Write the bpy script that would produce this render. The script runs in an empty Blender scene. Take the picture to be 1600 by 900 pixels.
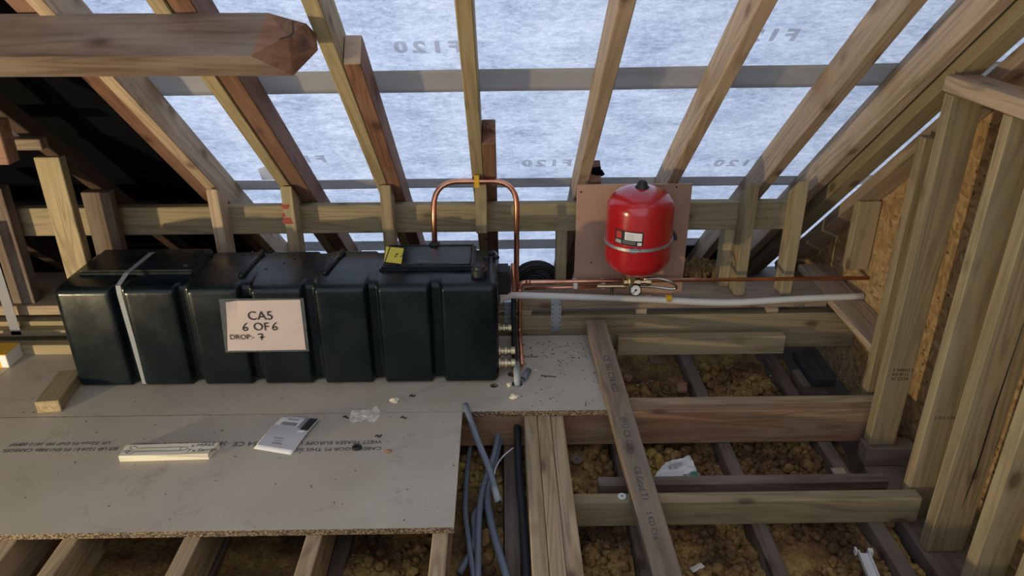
import bpy, bmesh, math, random
from mathutils import Vector, Matrix, Euler, noise as mnoise

random.seed(7)
SC = bpy.context.scene
COL = SC.collection
V = Vector

# ------------------------------------------------------------------ camera
W_PX, H_PX, F_PX = 1600.0, 900.0, 1187.0
CAM_H = 1.60
PITCH, YAW, ROLL = math.radians(25.3), math.radians(0.8), math.radians(0.25)
_fw = V((math.sin(YAW) * math.cos(PITCH), math.cos(YAW) * math.cos(PITCH), -math.sin(PITCH)))
_rt0 = V((math.cos(YAW), -math.sin(YAW), 0))
_up0 = _rt0.cross(_fw)
_rt = _rt0 * math.cos(ROLL) - _up0 * math.sin(ROLL)
_up = _up0 * math.cos(ROLL) + _rt0 * math.sin(ROLL)
cam_data = bpy.data.cameras.new('camera')
cam_data.sensor_width = 36.0
cam_data.lens = F_PX / W_PX * 36.0
cam_data.clip_start = 0.02
cam = bpy.data.objects.new('camera', cam_data)
COL.objects.link(cam)
M = Matrix.Identity(4)
for i in range(3):
    M[i][0], M[i][1], M[i][2] = _rt[i], _up[i], -_fw[i]
M[2][3] = CAM_H
cam.matrix_world = M
SC.camera = cam

# ------------------------------------------------------------------ world, lamp, exposure
SC.view_settings.view_transform = 'Standard'
SC.view_settings.look = 'None'
SC.view_settings.gamma = 1.0
SC.view_settings.use_curve_mapping = False
SC.view_settings.exposure = 0.06
world = bpy.data.worlds.new('overcast_sky')
SC.world = world
world.use_nodes = True
bg = world.node_tree.nodes['Background']
bg.inputs['Color'].default_value = (0.88, 0.95, 1.06, 1)      # even overcast daylight outside the loft
bg.inputs['Strength'].default_value = 1.9
lamp_data = bpy.data.lights.new('work_lamp', 'POINT')          # work lamp standing on the boards, left of the frame
lamp_data.energy = 250.0
lamp_data.color = (1.0, 0.81, 0.50)
lamp_data.shadow_soft_size = 0.045
lamp = bpy.data.objects.new('work_lamp', lamp_data)
lamp.location = (-3.0, 0.45, 0.22)
COL.objects.link(lamp)

# ------------------------------------------------------------------ pixel <-> place helpers (points on known real planes)
def ray(u, v):
    return _fw + _rt * ((u - 800) / F_PX) + _up * ((450 - v) / F_PX)
def at_z(u, v, z):
    d = ray(u, v); t = (z - CAM_H) / d.z
    return V((d.x * t, d.y * t, z))
def at_y(u, v, y):
    d = ray(u, v); t = y / d.y
    return V((d.x * t, y, CAM_H + d.z * t))
def at_x(u, v, x):
    d = ray(u, v); t = x / d.x
    return V((x, d.y * t, CAM_H + d.z * t))
PHI = math.radians(40.9)
TP, SP, CP = math.tan(PHI), math.sin(PHI), math.cos(PHI)
K0 = 3.251                                   # underside of the rafters: z + TP*y = K0
def at_roof(u, v, k=K0):
    d = ray(u, v); t = (k - CAM_H) / (d.z + TP * d.y)
    return V((d.x * t, d.y * t, CAM_H + d.z * t))
def K(off):                                  # plane parallel to the rafters, off metres outwards
    return K0 + off / CP

# ------------------------------------------------------------------ materials
def new_mat(name):
    m = bpy.data.materials.new(name); m.use_nodes = True
    nt = m.node_tree
    for n in list(nt.nodes): nt.nodes.remove(n)
    out = nt.nodes.new('ShaderNodeOutputMaterial')
    return m, nt, out
def N(nt, typ, **kw):
    n = nt.nodes.new(typ)
    for k, val in kw.items():
        if k in n.inputs: n.inputs[k].default_value = val
        else: setattr(n, k, val)
    return n
def ramp(nt, stops, interp='LINEAR'):
    r = nt.nodes.new('ShaderNodeValToRGB'); r.color_ramp.interpolation = interp
    e = r.color_ramp.elements
    while len(e) < len(stops): e.new(0.5)
    for i, (p, c) in enumerate(stops):
        e[i].position = p
        e[i].color = (c[0], c[1], c[2], 1) if not isinstance(c, (int, float)) else (c, c, c, 1)
    return r
def mixc(nt, fac, a, b, blend='MIX'):
    n = nt.nodes.new('ShaderNodeMix'); n.data_type = 'RGBA'; n.blend_type = blend
    for s, val in ((0, fac), (6, a), (7, b)):
        if hasattr(val, 'is_output') or isinstance(val, bpy.types.NodeSocket): nt.links.new(val, n.inputs[s])
        elif s == 0: n.inputs[0].default_value = val
        else: n.inputs[s].default_value = (val[0], val[1], val[2], 1)
    return n.outputs[2]
def plain(name, c, rough=0.6, metal=0.0, spec=0.5, bump=0.0, bscale=200, var=0.0, vscale=6):
    m, nt, out = new_mat(name)
    b = N(nt, 'ShaderNodeBsdfPrincipled')
    b.inputs['Base Color'].default_value = (c[0], c[1], c[2], 1)
    b.inputs['Roughness'].default_value = rough
    b.inputs['Metallic'].default_value = metal
    b.inputs['Specular IOR Level'].default_value = spec
    if var or bump: tc = N(nt, 'ShaderNodeTexCoord')
    if var:
        no = N(nt, 'ShaderNodeTexNoise', Scale=vscale, Detail=5.0)
        nt.links.new(tc.outputs['Object'], no.inputs['Vector'])
        lo = [x * (1 - var) for x in c]; hi = [min(1, x * (1 + var)) for x in c]
        r = ramp(nt, [(0.3, lo), (0.7, hi)])
        nt.links.new(no.outputs[0], r.inputs[0]); nt.links.new(r.outputs[0], b.inputs['Base Color'])
    if bump:
        n2 = N(nt, 'ShaderNodeTexNoise', Scale=bscale, Detail=3.0)
        nt.links.new(tc.outputs['Object'], n2.inputs['Vector'])
        bp = N(nt, 'ShaderNodeBump', Strength=bump, Distance=0.004)
        nt.links.new(n2.outputs[0], bp.inputs['Height']); nt.links.new(bp.outputs[0], b.inputs['Normal'])
    nt.links.new(b.outputs[0], out.inputs[0])
    return m
def wood(name, light, dark, knot, rough=0.75, stain=None, stain_amt=0.0, knots=True, albedo=1.0):
    """sawn timber, grain along local X"""
    m, nt, out = new_mat(name)
    L = nt.links
    tc = N(nt, 'ShaderNodeTexCoord'); oi = N(nt, 'ShaderNodeObjectInfo')
    mul = N(nt, 'ShaderNodeVectorMath', operation='SCALE'); mul.inputs[0].default_value = (17.3, 9.1, 23.7)
    L.new(oi.outputs['Random'], mul.inputs['Scale'])
    add = N(nt, 'ShaderNodeVectorMath', operation='ADD')
    L.new(tc.outputs['Object'], add.inputs[0]); L.new(mul.outputs[0], add.inputs[1])
    mp = N(nt, 'ShaderNodeMapping'); mp.inputs['Scale'].default_value = (1.1, 16, 16)
    L.new(add.outputs[0], mp.inputs[0])
    n1 = N(nt, 'ShaderNodeTexNoise', Scale=2.2, Detail=7.0, Roughness=0.62, Distortion=0.9)
    L.new(mp.outputs[0], n1.inputs['Vector'])
    mp2 = N(nt, 'ShaderNodeMapping'); mp2.inputs['Scale'].default_value = (0.55, 9, 9)
    L.new(add.outputs[0], mp2.inputs[0])
    n2 = N(nt, 'ShaderNodeTexNoise', Scale=1.6, Detail=1.5, Distortion=0.6)
    L.new(mp2.outputs[0], n2.inputs['Vector'])
    mm = N(nt, 'ShaderNodeMath', operation='MULTIPLY'); mm.inputs[1].default_value = 46
    L.new(n2.outputs[0], mm.inputs[0])
    sn = N(nt, 'ShaderNodeMath', operation='SINE'); L.new(mm.outputs[0], sn.inputs[0])
    ring = N(nt, 'ShaderNodeMapRange'); ring.inputs[1].default_value = -1; ring.inputs[2].default_value = 1
    ring.inputs[3].default_value = 0; ring.inputs[4].default_value = 1
    L.new(sn.outputs[0], ring.inputs[0])
    r1 = ramp(nt, [(0.25, dark), (0.72, light)]); L.new(n1.outputs[0], r1.inputs[0])
    r2 = ramp(nt, [(0.0, 0.66), (0.6, 1.06)]); L.new(ring.outputs[0], r2.inputs[0])
    c = mixc(nt, 0.75, r1.outputs[0], r2.outputs[0], 'MULTIPLY')
    if stain is not None:
        n3 = N(nt, 'ShaderNodeTexNoise', Scale=3.0, Detail=3.0)
        mp3 = N(nt, 'ShaderNodeMapping'); mp3.inputs['Scale'].default_value = (1.0, 3.0, 3.0)
        L.new(add.outputs[0], mp3.inputs[0]); L.new(mp3.outputs[0], n3.inputs['Vector'])
        r3 = ramp(nt, [(0.42, 0.0), (0.66, stain_amt)]); L.new(n3.outputs[0], r3.inputs[0])
        c = mixc(nt, r3.outputs[0], c, stain)
    if knots:
        mp4 = N(nt, 'ShaderNodeMapping'); mp4.inputs['Scale'].default_value = (4.2, 8.5, 8.5)
        L.new(add.outputs[0], mp4.inputs[0])
        vo = N(nt, 'ShaderNodeTexVoronoi', Scale=1.0); L.new(mp4.outputs[0], vo.inputs['Vector'])
        r4 = ramp(nt, [(0.09, 0.75), (0.14, 0.32), (0.23, 0.0)]); L.new(vo.outputs['Distance'], r4.inputs[0])
        c = mixc(nt, r4.outputs[0], c, knot)
    # per piece tone
    tone = ramp(nt, [(0.0, 0.66 * albedo), (1.0, 0.88 * albedo)]); L.new(oi.outputs['Random'], tone.inputs[0])
    c = mixc(nt, 1.0, c, tone.outputs[0], 'MULTIPLY')
    b = N(nt, 'ShaderNodeBsdfPrincipled'); b.inputs['Roughness'].default_value = rough
    b.inputs['Specular IOR Level'].default_value = 0.3
    L.new(c, b.inputs['Base Color'])
    bp = N(nt, 'ShaderNodeBump', Strength=0.35, Distance=0.002)
    L.new(n1.outputs[0], bp.inputs['Height']); L.new(bp.outputs[0], b.inputs['Normal'])
    L.new(b.outputs[0], out.inputs[0])
    return m

MT = {}
MT['treated'] = wood('treated_timber', (0.50, 0.395, 0.235), (0.35, 0.265, 0.14), (0.10, 0.06, 0.03), stain=(0.41, 0.36, 0.21), stain_amt=0.6)
MT['pale'] = wood('pale_sawn_timber', (0.58, 0.45, 0.31), (0.41, 0.30, 0.195), (0.14, 0.075, 0.04), stain=(0.50, 0.36, 0.27), stain_amt=0.5)
MT['floor_joist'] = wood('floor_joist_timber', (0.56, 0.43, 0.27), (0.38, 0.27, 0.15), (0.13, 0.07, 0.04))
MT['old'] = wood('old_red_timber', (0.30, 0.155, 0.095), (0.17, 0.08, 0.05), (0.05, 0.025, 0.02), stain=(0.34, 0.20, 0.14), stain_amt=0.6)
MT['olddust_shade'] = wood('old_dusty_and_shaded_timber', (0.22, 0.155, 0.115), (0.12, 0.08, 0.06), (0.05, 0.03, 0.02), stain=(0.30, 0.25, 0.21), stain_amt=0.6)  # old dusty timbers; also paints the shaded face of one left stud
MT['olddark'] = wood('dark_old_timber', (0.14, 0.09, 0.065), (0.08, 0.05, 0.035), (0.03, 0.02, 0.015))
MT['red'] = wood('reddish_joist_timber', (0.50, 0.345, 0.20), (0.36, 0.22, 0.12), (0.12, 0.05, 0.03), stain=(0.36, 0.13, 0.08), stain_amt=0.55)
MT['weathered'] = wood('weathered_grey_timber', (0.36, 0.28, 0.20), (0.24, 0.18, 0.12), (0.10, 0.06, 0.04), stain=(0.26, 0.22, 0.18), stain_amt=0.6)
MT['darktimber'] = wood('dark_painted_timber', (0.05, 0.055, 0.06), (0.03, 0.032, 0.036), (0.02, 0.02, 0.02), knots=False)
MT['whitewood'] = wood('planed_white_offcut', (0.78, 0.74, 0.60), (0.70, 0.65, 0.50), (0.5, 0.4, 0.3), knots=False, albedo=1.15)
MT['ply'] = None

def chip_mat():
    m, nt, out = new_mat('chipboard'); L = nt.links
    tc = N(nt, 'ShaderNodeTexCoord')
    a = N(nt, 'ShaderNodeTexNoise', Scale=3.0, Detail=4.0); L.new(tc.outputs['Object'], a.inputs['Vector'])
    b_ = N(nt, 'ShaderNodeTexNoise', Scale=420.0, Detail=2.0); L.new(tc.outputs['Object'], b_.inputs['Vector'])
    s = N(nt, 'ShaderNodeTexVoronoi', Scale=26.0); L.new(tc.outputs['Object'], s.inputs['Vector'])
    r0 = ramp(nt, [(0.3, (0.42, 0.375, 0.30)), (0.7, (0.50, 0.452, 0.37))]); L.new(a.outputs[0], r0.inputs[0])
    r1 = ramp(nt, [(0.3, 0.80), (0.7, 1.12)]); L.new(b_.outputs[0], r1.inputs[0])
    c = mixc(nt, 1.0, r0.outputs[0], r1.outputs[0], 'MULTIPLY')
    r2 = ramp(nt, [(0.05, 0.5), (0.09, 0.0)]); L.new(s.outputs['Distance'], r2.inputs[0])
    c = mixc(nt, r2.outputs[0], c, (0.56, 0.52, 0.45))
    d = N(nt, 'ShaderNodeTexNoise', Scale=9.0, Detail=6.0, Roughness=0.7); L.new(tc.outputs['Object'], d.inputs['Vector'])
    r3 = ramp(nt, [(0.57, 0.0), (0.72, 0.55)]); L.new(d.outputs[0], r3.inputs[0])
    c = mixc(nt, r3.outputs[0], c, (0.26, 0.22, 0.17))
    p = N(nt, 'ShaderNodeBsdfPrincipled'); p.inputs['Roughness'].default_value = 0.55; p.inputs['Specular IOR Level'].default_value = 0.35
    L.new(c, p.inputs['Base Color'])
    bp = N(nt, 'ShaderNodeBump', Strength=0.15, Distance=0.001); L.new(b_.outputs[0], bp.inputs['Height']); L.new(bp.outputs[0], p.inputs['Normal'])
    L.new(p.outputs[0], out.inputs[0]); return m
MT['chip'] = chip_mat()
def chipedge_mat():
    m, nt, out = new_mat('chipboard_edge'); L = nt.links
    tc = N(nt, 'ShaderNodeTexCoord')
    mp = N(nt, 'ShaderNodeMapping'); mp.inputs['Scale'].default_value = (1, 1, 2.4); L.new(tc.outputs['Object'], mp.inputs[0])
    a = N(nt, 'ShaderNodeTexNoise', Scale=170.0, Detail=3.0); L.new(mp.outputs[0], a.inputs['Vector'])
    r = ramp(nt, [(0.42, (0.03, 0.02, 0.012)), (0.52, (0.17, 0.12, 0.07)), (0.64, (0.40, 0.31, 0.20))]); L.new(a.outputs[0], r.inputs[0])
    p = N(nt, 'ShaderNodeBsdfPrincipled'); p.inputs['Roughness'].default_value = 0.9
    L.new(r.outputs[0], p.inputs['Base Color'])
    bp = N(nt, 'ShaderNodeBump', Strength=0.8, Distance=0.003); L.new(a.outputs[0], bp.inputs['Height']); L.new(bp.outputs[0], p.inputs['Normal'])
    L.new(p.outputs[0], out.inputs[0]); return m
MT['chipedge'] = chipedge_mat()
def osb_mat():
    m, nt, out = new_mat('osb_board'); L = nt.links
    tc = N(nt, 'ShaderNodeTexCoord')
    wn = N(nt, 'ShaderNodeTexNoise', Scale=6.0, Detail=2.0); L.new(tc.outputs['Object'], wn.inputs['Vector'])
    ws = N(nt, 'ShaderNodeVectorMath', operation='SCALE'); ws.inputs['Scale'].default_value = 0.06; L.new(wn.outputs['Color'], ws.inputs[0])
    wa = N(nt, 'ShaderNodeVectorMath', operation='ADD'); L.new(tc.outputs['Object'], wa.inputs[0]); L.new(ws.outputs[0], wa.inputs[1])
    cols = []
    for rot, sc in ((0.5, (1, 26, 80)), (-0.7, (1, 76, 25))):
        mp = N(nt, 'ShaderNodeMapping'); mp.inputs['Rotation'].default_value = (rot, 0, 0); mp.inputs['Scale'].default_value = sc
        L.new(wa.outputs[0], mp.inputs[0])
        vo = N(nt, 'ShaderNodeTexVoronoi', Scale=1.0); L.new(mp.outputs[0], vo.inputs['Vector'])
        bw = N(nt, 'ShaderNodeRGBToBW'); L.new(vo.outputs['Color'], bw.inputs[0]); cols.append((bw.outputs[0], vo.outputs['Distance']))
    r1 = ramp(nt, [(0.15, (0.27, 0.165, 0.075)), (0.5, (0.42, 0.27, 0.12)), (0.85, (0.56, 0.40, 0.20))]); L.new(cols[0][0], r1.inputs[0])
    r2 = ramp(nt, [(0.15, (0.31, 0.19, 0.085)), (0.5, (0.44, 0.29, 0.13)), (0.85, (0.54, 0.37, 0.18))]); L.new(cols[1][0], r2.inputs[0])
    sel = N(nt, 'ShaderNodeTexNoise', Scale=26.0, Detail=1.0); L.new(tc.outputs['Object'], sel.inputs['Vector'])
    rs = ramp(nt, [(0.47, 0.0), (0.53, 1.0)]); L.new(sel.outputs[0], rs.inputs[0])
    c = mixc(nt, rs.outputs[0], r1.outputs[0], r2.outputs[0])
    vd = N(nt, 'ShaderNodeTexVoronoi', Scale=22.0); L.new(tc.outputs['Object'], vd.inputs['Vector'])
    rd = ramp(nt, [(0.10, 0.9), (0.16, 0.0)]); L.new(vd.outputs['Distance'], rd.inputs[0])
    c = mixc(nt, rd.outputs[0], c, (0.06, 0.035, 0.02))
    p = N(nt, 'ShaderNodeBsdfPrincipled'); p.inputs['Roughness'].default_value = 0.65; p.inputs['Specular IOR Level'].default_value = 0.3
    L.new(c, p.inputs['Base Color'])
    bp = N(nt, 'ShaderNodeBump', Strength=0.4, Distance=0.002); L.new(cols[0][0], bp.inputs['Height']); L.new(bp.outputs[0], p.inputs['Normal'])
    L.new(p.outputs[0], out.inputs[0]); return m
MT['osb'] = osb_mat()
def membrane_mat(name, tr_lo, tr_hi, dif, tmix, ink=False):
    m, nt, out = new_mat(name); L = nt.links
    tc = N(nt, 'ShaderNodeTexCoord')
    mp = N(nt, 'ShaderNodeMapping'); mp.inputs['Scale'].default_value = (1.0, 1.9, 1.9); L.new(tc.outputs['Object'], mp.inputs[0])
    a = N(nt, 'ShaderNodeTexNoise', Scale=34.0, Detail=9.0, Roughness=0.78, Distortion=0.5); L.new(mp.outputs[0], a.inputs['Vector'])
    b_ = N(nt, 'ShaderNodeTexNoise', Scale=5.0, Detail=4.0, Roughness=0.6); L.new(mp.outputs[0], b_.inputs['Vector'])
    wv = N(nt, 'ShaderNodeTexWave', Scale=95.0, Distortion=3.0); wv.inputs['Detail'].default_value = 2.0
    L.new(tc.outputs['Object'], wv.inputs['Vector'])
    ad = N(nt, 'ShaderNodeMath', operation='MULTIPLY_ADD'); ad.inputs[1].default_value = 0.62
    f_ = N(nt, 'ShaderNodeTexNoise', Scale=150.0, Detail=4.0, Roughness=0.7); L.new(mp.outputs[0], f_.inputs['Vector'])
    fm = N(nt, 'ShaderNodeMath', operation='MULTIPLY_ADD'); fm.inputs[1].default_value = 0.45; fm.inputs[2].default_value = -0.225
    L.new(f_.outputs[0], fm.inputs[0]); fa = N(nt, 'ShaderNodeMath', operation='ADD'); L.new(a.outputs[0], fa.inputs[0]); L.new(fm.outputs[0], fa.inputs[1])
    L.new(fa.outputs[0], ad.inputs[0])
    ml = N(nt, 'ShaderNodeMath', operation='MULTIPLY_ADD'); ml.inputs[1].default_value = 0.30
    L.new(b_.outputs[0], ml.inputs[0])
    m3 = N(nt, 'ShaderNodeMath', operation='MULTIPLY'); m3.inputs[1].default_value = 0.08; L.new(wv.outputs[0], m3.inputs[0])
    L.new(m3.outputs[0], ml.inputs[2]); L.new(ml.outputs[0], ad.inputs[2])
    r = ramp(nt, [(0.34, tr_lo), (0.62, tr_hi)]); L.new(ad.outputs[0], r.inputs[0])
    t = N(nt, 'ShaderNodeBsdfTranslucent'); L.new(r.outputs[0], t.inputs[0])
    d = N(nt, 'ShaderNodeBsdfDiffuse'); d.inputs[0].default_value = (*dif, 1)
    mx = N(nt, 'ShaderNodeMixShader'); mx.inputs[0].default_value = tmix
    L.new(d.outputs[0], mx.inputs[1]); L.new(t.outputs[0], mx.inputs[2]); L.new(mx.outputs[0], out.inputs[0])
    return m
MT['membrane'] = membrane_mat('breather_membrane', (0.15, 0.205, 0.32), (0.63, 0.68, 0.78), (0.50, 0.52, 0.56), 0.72)
MT['membrane_back'] = membrane_mat('fill_light_membrane', (0.58, 0.60, 0.63), (0.64, 0.66, 0.69), (0.6, 0.6, 0.6), 0.9)  # unseen back slope, made brighter than the front sheet to add fill light
MT['lap'] = membrane_mat('membrane_lap_strip', (0.50, 0.48, 0.47), (0.55, 0.53, 0.51), (0.70, 0.67, 0.60), 0.66)
MT['ink'] = membrane_mat('printed_membrane_ink', (0.80, 0.79, 0.79), (0.86, 0.85, 0.85), (0.5, 0.5, 0.5), 0.94)
MT['ply'] = plain('plywood_face', (0.40, 0.25, 0.17), 0.6, var=0.08, vscale=5, bump=0.05)
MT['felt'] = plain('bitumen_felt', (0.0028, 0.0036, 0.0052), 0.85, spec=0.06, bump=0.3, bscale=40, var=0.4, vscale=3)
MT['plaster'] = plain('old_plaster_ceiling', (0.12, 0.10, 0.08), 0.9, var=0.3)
MT['brickdark'] = plain('dark_gable', (0.10, 0.07, 0.05), 0.9, var=0.3)
MT['copper'] = plain('copper_pipe', (0.70, 0.33, 0.21), 0.32, metal=1.0, var=0.18, vscale=12)
MT['brass'] = plain('brass_fitting', (0.62, 0.50, 0.30), 0.35, metal=1.0)
MT['steel'] = plain('braided_steel', (0.55, 0.54, 0.50), 0.35, metal=1.0)
MT['galv'] = plain('galvanised_steel', (0.50, 0.53, 0.56), 0.45, metal=0.85, var=0.12, vscale=30)
MT['whitepipe'] = plain('white_plastic_pipe', (0.66, 0.66, 0.62), 0.4)
MT['greypipe'] = plain('grey_plastic_pipe', (0.155, 0.18, 0.22), 0.42, var=0.1)
MT['greypale'] = plain('pale_grey_plastic', (0.36, 0.38, 0.38), 0.5)
MT['blackpipe'] = plain('black_foam_lagging', (0.012, 0.014, 0.018), 0.6)
MT['black'] = plain('black_rubber', (0.012, 0.012, 0.014), 0.5)
MT['yellow'] = plain('yellow_plastic', (0.62, 0.36, 0.02), 0.5)
MT['note'] = plain('yellow_note_paper', (0.72, 0.58, 0.06), 0.8)
MT['white'] = plain('white_paper', (0.74, 0.74, 0.74), 0.7)
MT['whiteplastic'] = plain('white_plastic', (0.70, 0.70, 0.68), 0.45)
MT['ink_black'] = plain('black_ink', (0.012, 0.012, 0.014), 0.7)
MT['ink_faint'] = plain('faint_stamp_ink', (0.05, 0.055, 0.06), 0.8)
MT['greyink_shade'] = plain('grey_print_and_strap_shade', (0.22, 0.22, 0.24), 0.7)  # print grey; also the painted shade on the far-left strap
MT['greencol'] = plain('green_print', (0.04, 0.22, 0.11), 0.6)
MT['redcol'] = plain('red_print', (0.45, 0.03, 0.03), 0.6)
MT['pinkpaper'] = plain('pink_paper', (0.50, 0.42, 0.40), 0.45, var=0.06, vscale=9)
MT['brown'] = plain('terracotta_tile', (0.30, 0.15, 0.09), 0.8, var=0.2)
MT['foam'] = plain('expanded_foam', (0.68, 0.62, 0.46), 0.8)
MT['strap'] = plain('grey_webbing_strap', (0.24, 0.26, 0.275), 0.6)
MT['dirt'] = plain('dirt_specks', (0.05, 0.04, 0.03), 0.9)
MT['dustpale'] = plain('pale_chips', (0.60, 0.55, 0.46), 0.9)
def tank_mat():
    m, nt, out = new_mat('black_polyethylene'); L = nt.links
    tc = N(nt, 'ShaderNodeTexCoord')
    a = N(nt, 'ShaderNodeTexNoise', Scale=7.0, Detail=5.0); L.new(tc.outputs['Object'], a.inputs['Vector'])
    rr = ramp(nt, [(0.3, 0.20), (0.7, 0.36)]); L.new(a.outputs[0], rr.inputs[0])
    rc = ramp(nt, [(0.4, (0.004, 0.008, 0.010)), (0.75, (0.009, 0.014, 0.017))]); L.new(a.outputs[0], rc.inputs[0])
    p = N(nt, 'ShaderNodeBsdfPrincipled'); p.inputs['Specular IOR Level'].default_value = 0.30
    L.new(rr.outputs[0], p.inputs['Roughness']); L.new(rc.outputs[0], p.inputs['Base Color'])
    b2 = N(nt, 'ShaderNodeTexNoise', Scale=14.0, Detail=2.0); L.new(tc.outputs['Object'], b2.inputs['Vector'])
    bp = N(nt, 'ShaderNodeBump', Strength=0.12, Distance=0.01); L.new(b2.outputs[0], bp.inputs['Height']); L.new(bp.outputs[0], p.inputs['Normal'])
    L.new(p.outputs[0], out.inputs[0]); return m
MT['tank'] = tank_mat()
def red_mat():
    m, nt, out = new_mat('red_enamel')
    p = N(nt, 'ShaderNodeBsdfPrincipled'); p.inputs['Base Color'].default_value = (0.42, 0.012, 0.016, 1)
    p.inputs['Roughness'].default_value = 0.22; p.inputs['Coat Weight'].default_value = 0.5; p.inputs['Coat Roughness'].default_value = 0.08
    nt.links.new(p.outputs[0], out.inputs[0]); return m
MT['vessel'] = red_mat()
def insul_mat():
    m, nt, out = new_mat('loose_mineral_wool'); L = nt.links
    tc = N(nt, 'ShaderNodeTexCoord')
    a = N(nt, 'ShaderNodeTexNoise', Scale=5.0, Detail=3.0); L.new(tc.outputs['Object'], a.inputs['Vector'])
    b_ = N(nt, 'ShaderNodeTexNoise', Scale=70.0, Detail=4.0); L.new(tc.outputs['Object'], b_.inputs['Vector'])
    r0 = ramp(nt, [(0.36, (0.11, 0.065, 0.035)), (0.5, (0.26, 0.15, 0.06)), (0.64, (0.42, 0.28, 0.09))]); L.new(a.outputs[0], r0.inputs[0])
    r1 = ramp(nt, [(0.3, 0.55), (0.7, 1.15)]); L.new(b_.outputs[0], r1.inputs[0])
    c = mixc(nt, 1.0, r0.outputs[0], r1.outputs[0], 'MULTIPLY')
    p = N(nt, 'ShaderNodeBsdfPrincipled'); p.inputs['Roughness'].default_value = 0.95; p.inputs['Specular IOR Level'].default_value = 0.1
    L.new(c, p.inputs['Base Color'])
    bp = N(nt, 'ShaderNodeBump', Strength=0.9, Distance=0.006); L.new(b_.outputs[0], bp.inputs['Height']); L.new(bp.outputs[0], p.inputs['Normal'])
    L.new(p.outputs[0], out.inputs[0]); return m
MT['insul'] = insul_mat()
def clear_mat():
    m, nt, out = new_mat('clear_polythene'); L = nt.links
    p = N(nt, 'ShaderNodeBsdfPrincipled'); p.inputs['Base Color'].default_value = (0.22, 0.24, 0.26, 1)
    p.inputs['Roughness'].default_value = 0.12; p.inputs['Alpha'].default_value = 0.24
    L.new(p.outputs[0], out.inputs[0]); return m
MT['clear'] = clear_mat()
MT['bag'] = clear_mat(); MT['bag'].name = 'crinkled_clear_bag'
_b = [n for n in MT['bag'].node_tree.nodes if n.type == 'BSDF_PRINCIPLED'][0]
_b.inputs['Base Color'].default_value = (0.8, 0.82, 0.84, 1); _b.inputs['Alpha'].default_value = 0.26

# ------------------------------------------------------------------ object helpers
def wmat(o):
    m = o.matrix_basis.copy()
    if o.parent is not None: m = wmat(o.parent) @ o.matrix_parent_inverse @ m
    return m
def set_parent(o, parent):
    o.parent = parent
    o.matrix_parent_inverse = wmat(parent).inverted()
def tag(o, label=None, cat=None, group=None, kind=None):
    if label: o['label'] = label
    if cat: o['category'] = cat
    if group: o['group'] = group
    if kind: o['kind'] = kind
    return o
def mk(name, bm, mat, parent=None, mw=None, smooth=False, label=None, cat=None, group=None, kind=None, mats=None):
    """bm in world coordinates (or local ones with mw) -> one mesh object with its origin at the base centre"""
    if mw is None:
        xs = [v.co.x for v in bm.verts]; ys = [v.co.y for v in bm.verts]; zs = [v.co.z for v in bm.verts]
        c = V(((min(xs) + max(xs)) / 2, (min(ys) + max(ys)) / 2, min(zs)))
        bmesh.ops.translate(bm, verts=bm.verts, vec=-c)
        mw = Matrix.Translation(c)
    bm.normal_update()
    me = bpy.data.meshes.new(name)
    bm.to_mesh(me); bm.free()
    for mm in (mats or [mat]): me.materials.append(MT[mm] if isinstance(mm, str) else mm)
    if smooth:
        me.polygons.foreach_set('use_smooth', [True] * len(me.polygons))
    o = bpy.data.objects.new(name, me); COL.objects.link(o)
    o.matrix_basis = mw
    if parent is not None: set_parent(o, parent)
    return tag(o, label, cat, group, kind)
def empty(name, loc, label, cat, group=None, kind=None):
    o = bpy.data.objects.new(name, None); COL.objects.link(o)
    o.empty_display_size = 0.05
    o.matrix_basis = Matrix.Translation(V(loc))
    return tag(o, label, cat, group, kind)
def B(): return bmesh.new()
def bx(bm, a, b, R=None, bev=0.0):
    """axis-aligned box a..b (optionally rotated by matrix R afterwards)"""
    c = [(a[i] + b[i]) / 2 for i in range(3)]; s = [abs(b[i] - a[i]) for i in range(3)]
    r = bmesh.ops.create_cube(bm, size=1.0)
    vs = r['verts']
    for v in vs: v.co = V((v.co.x * s[0] + c[0], v.co.y * s[1] + c[1], v.co.z * s[2] + c[2]))
    if bev:
        es = list({e for v in vs for e in v.link_edges})
        rr = bmesh.ops.bevel(bm, geom=es, offset=bev, segments=1, affect='EDGES', profile=0.5)
        vs = list({v for f in rr['faces'] for v in f.verts} | {v for v in vs if v.is_valid})
    if R is not None:
        for v in vs: v.co = R @ v.co
    return vs
def frame_for(d):
    d = d.normalized(); a = V((0, 0, 1)) if abs(d.z) < 0.9 else V((1, 0, 0))
    x = d.cross(a).normalized(); return x, d.cross(x).normalized()
def tube(bm, pts, r, seg=12, caps=True, closed=False):
    pts = [V(p) for p in pts]; n = len(pts)
    rings = []; x = None
    for i, p in enumerate(pts):
        a = pts[(i - 1) % n] if (i > 0 or closed) else pts[0]
        b = pts[(i + 1) % n] if (i < n - 1 or closed) else pts[-1]
        d = (b - a).normalized()
        if x is None: x, y = frame_for(d)
        else:
            x = (x - d * x.dot(d)).normalized(); y = d.cross(x)
        rr = r[i] if isinstance(r, (list, tuple)) else r
        rings.append([bm.verts.new(p + x * (math.cos(2 * math.pi * k / seg) * rr) + y * (math.sin(2 * math.pi * k / seg) * rr)) for k in range(seg)])
    m = n if closed else n - 1
    for i in range(m):
        A, C = rings[i], rings[(i + 1) % n]
        for k in range(seg):
            bm.faces.new((A[k], A[(k + 1) % seg], C[(k + 1) % seg], C[k]))
    if caps and not closed:
        bm.faces.new(list(reversed(rings[0]))); bm.faces.new(rings[-1])
    return rings
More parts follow.
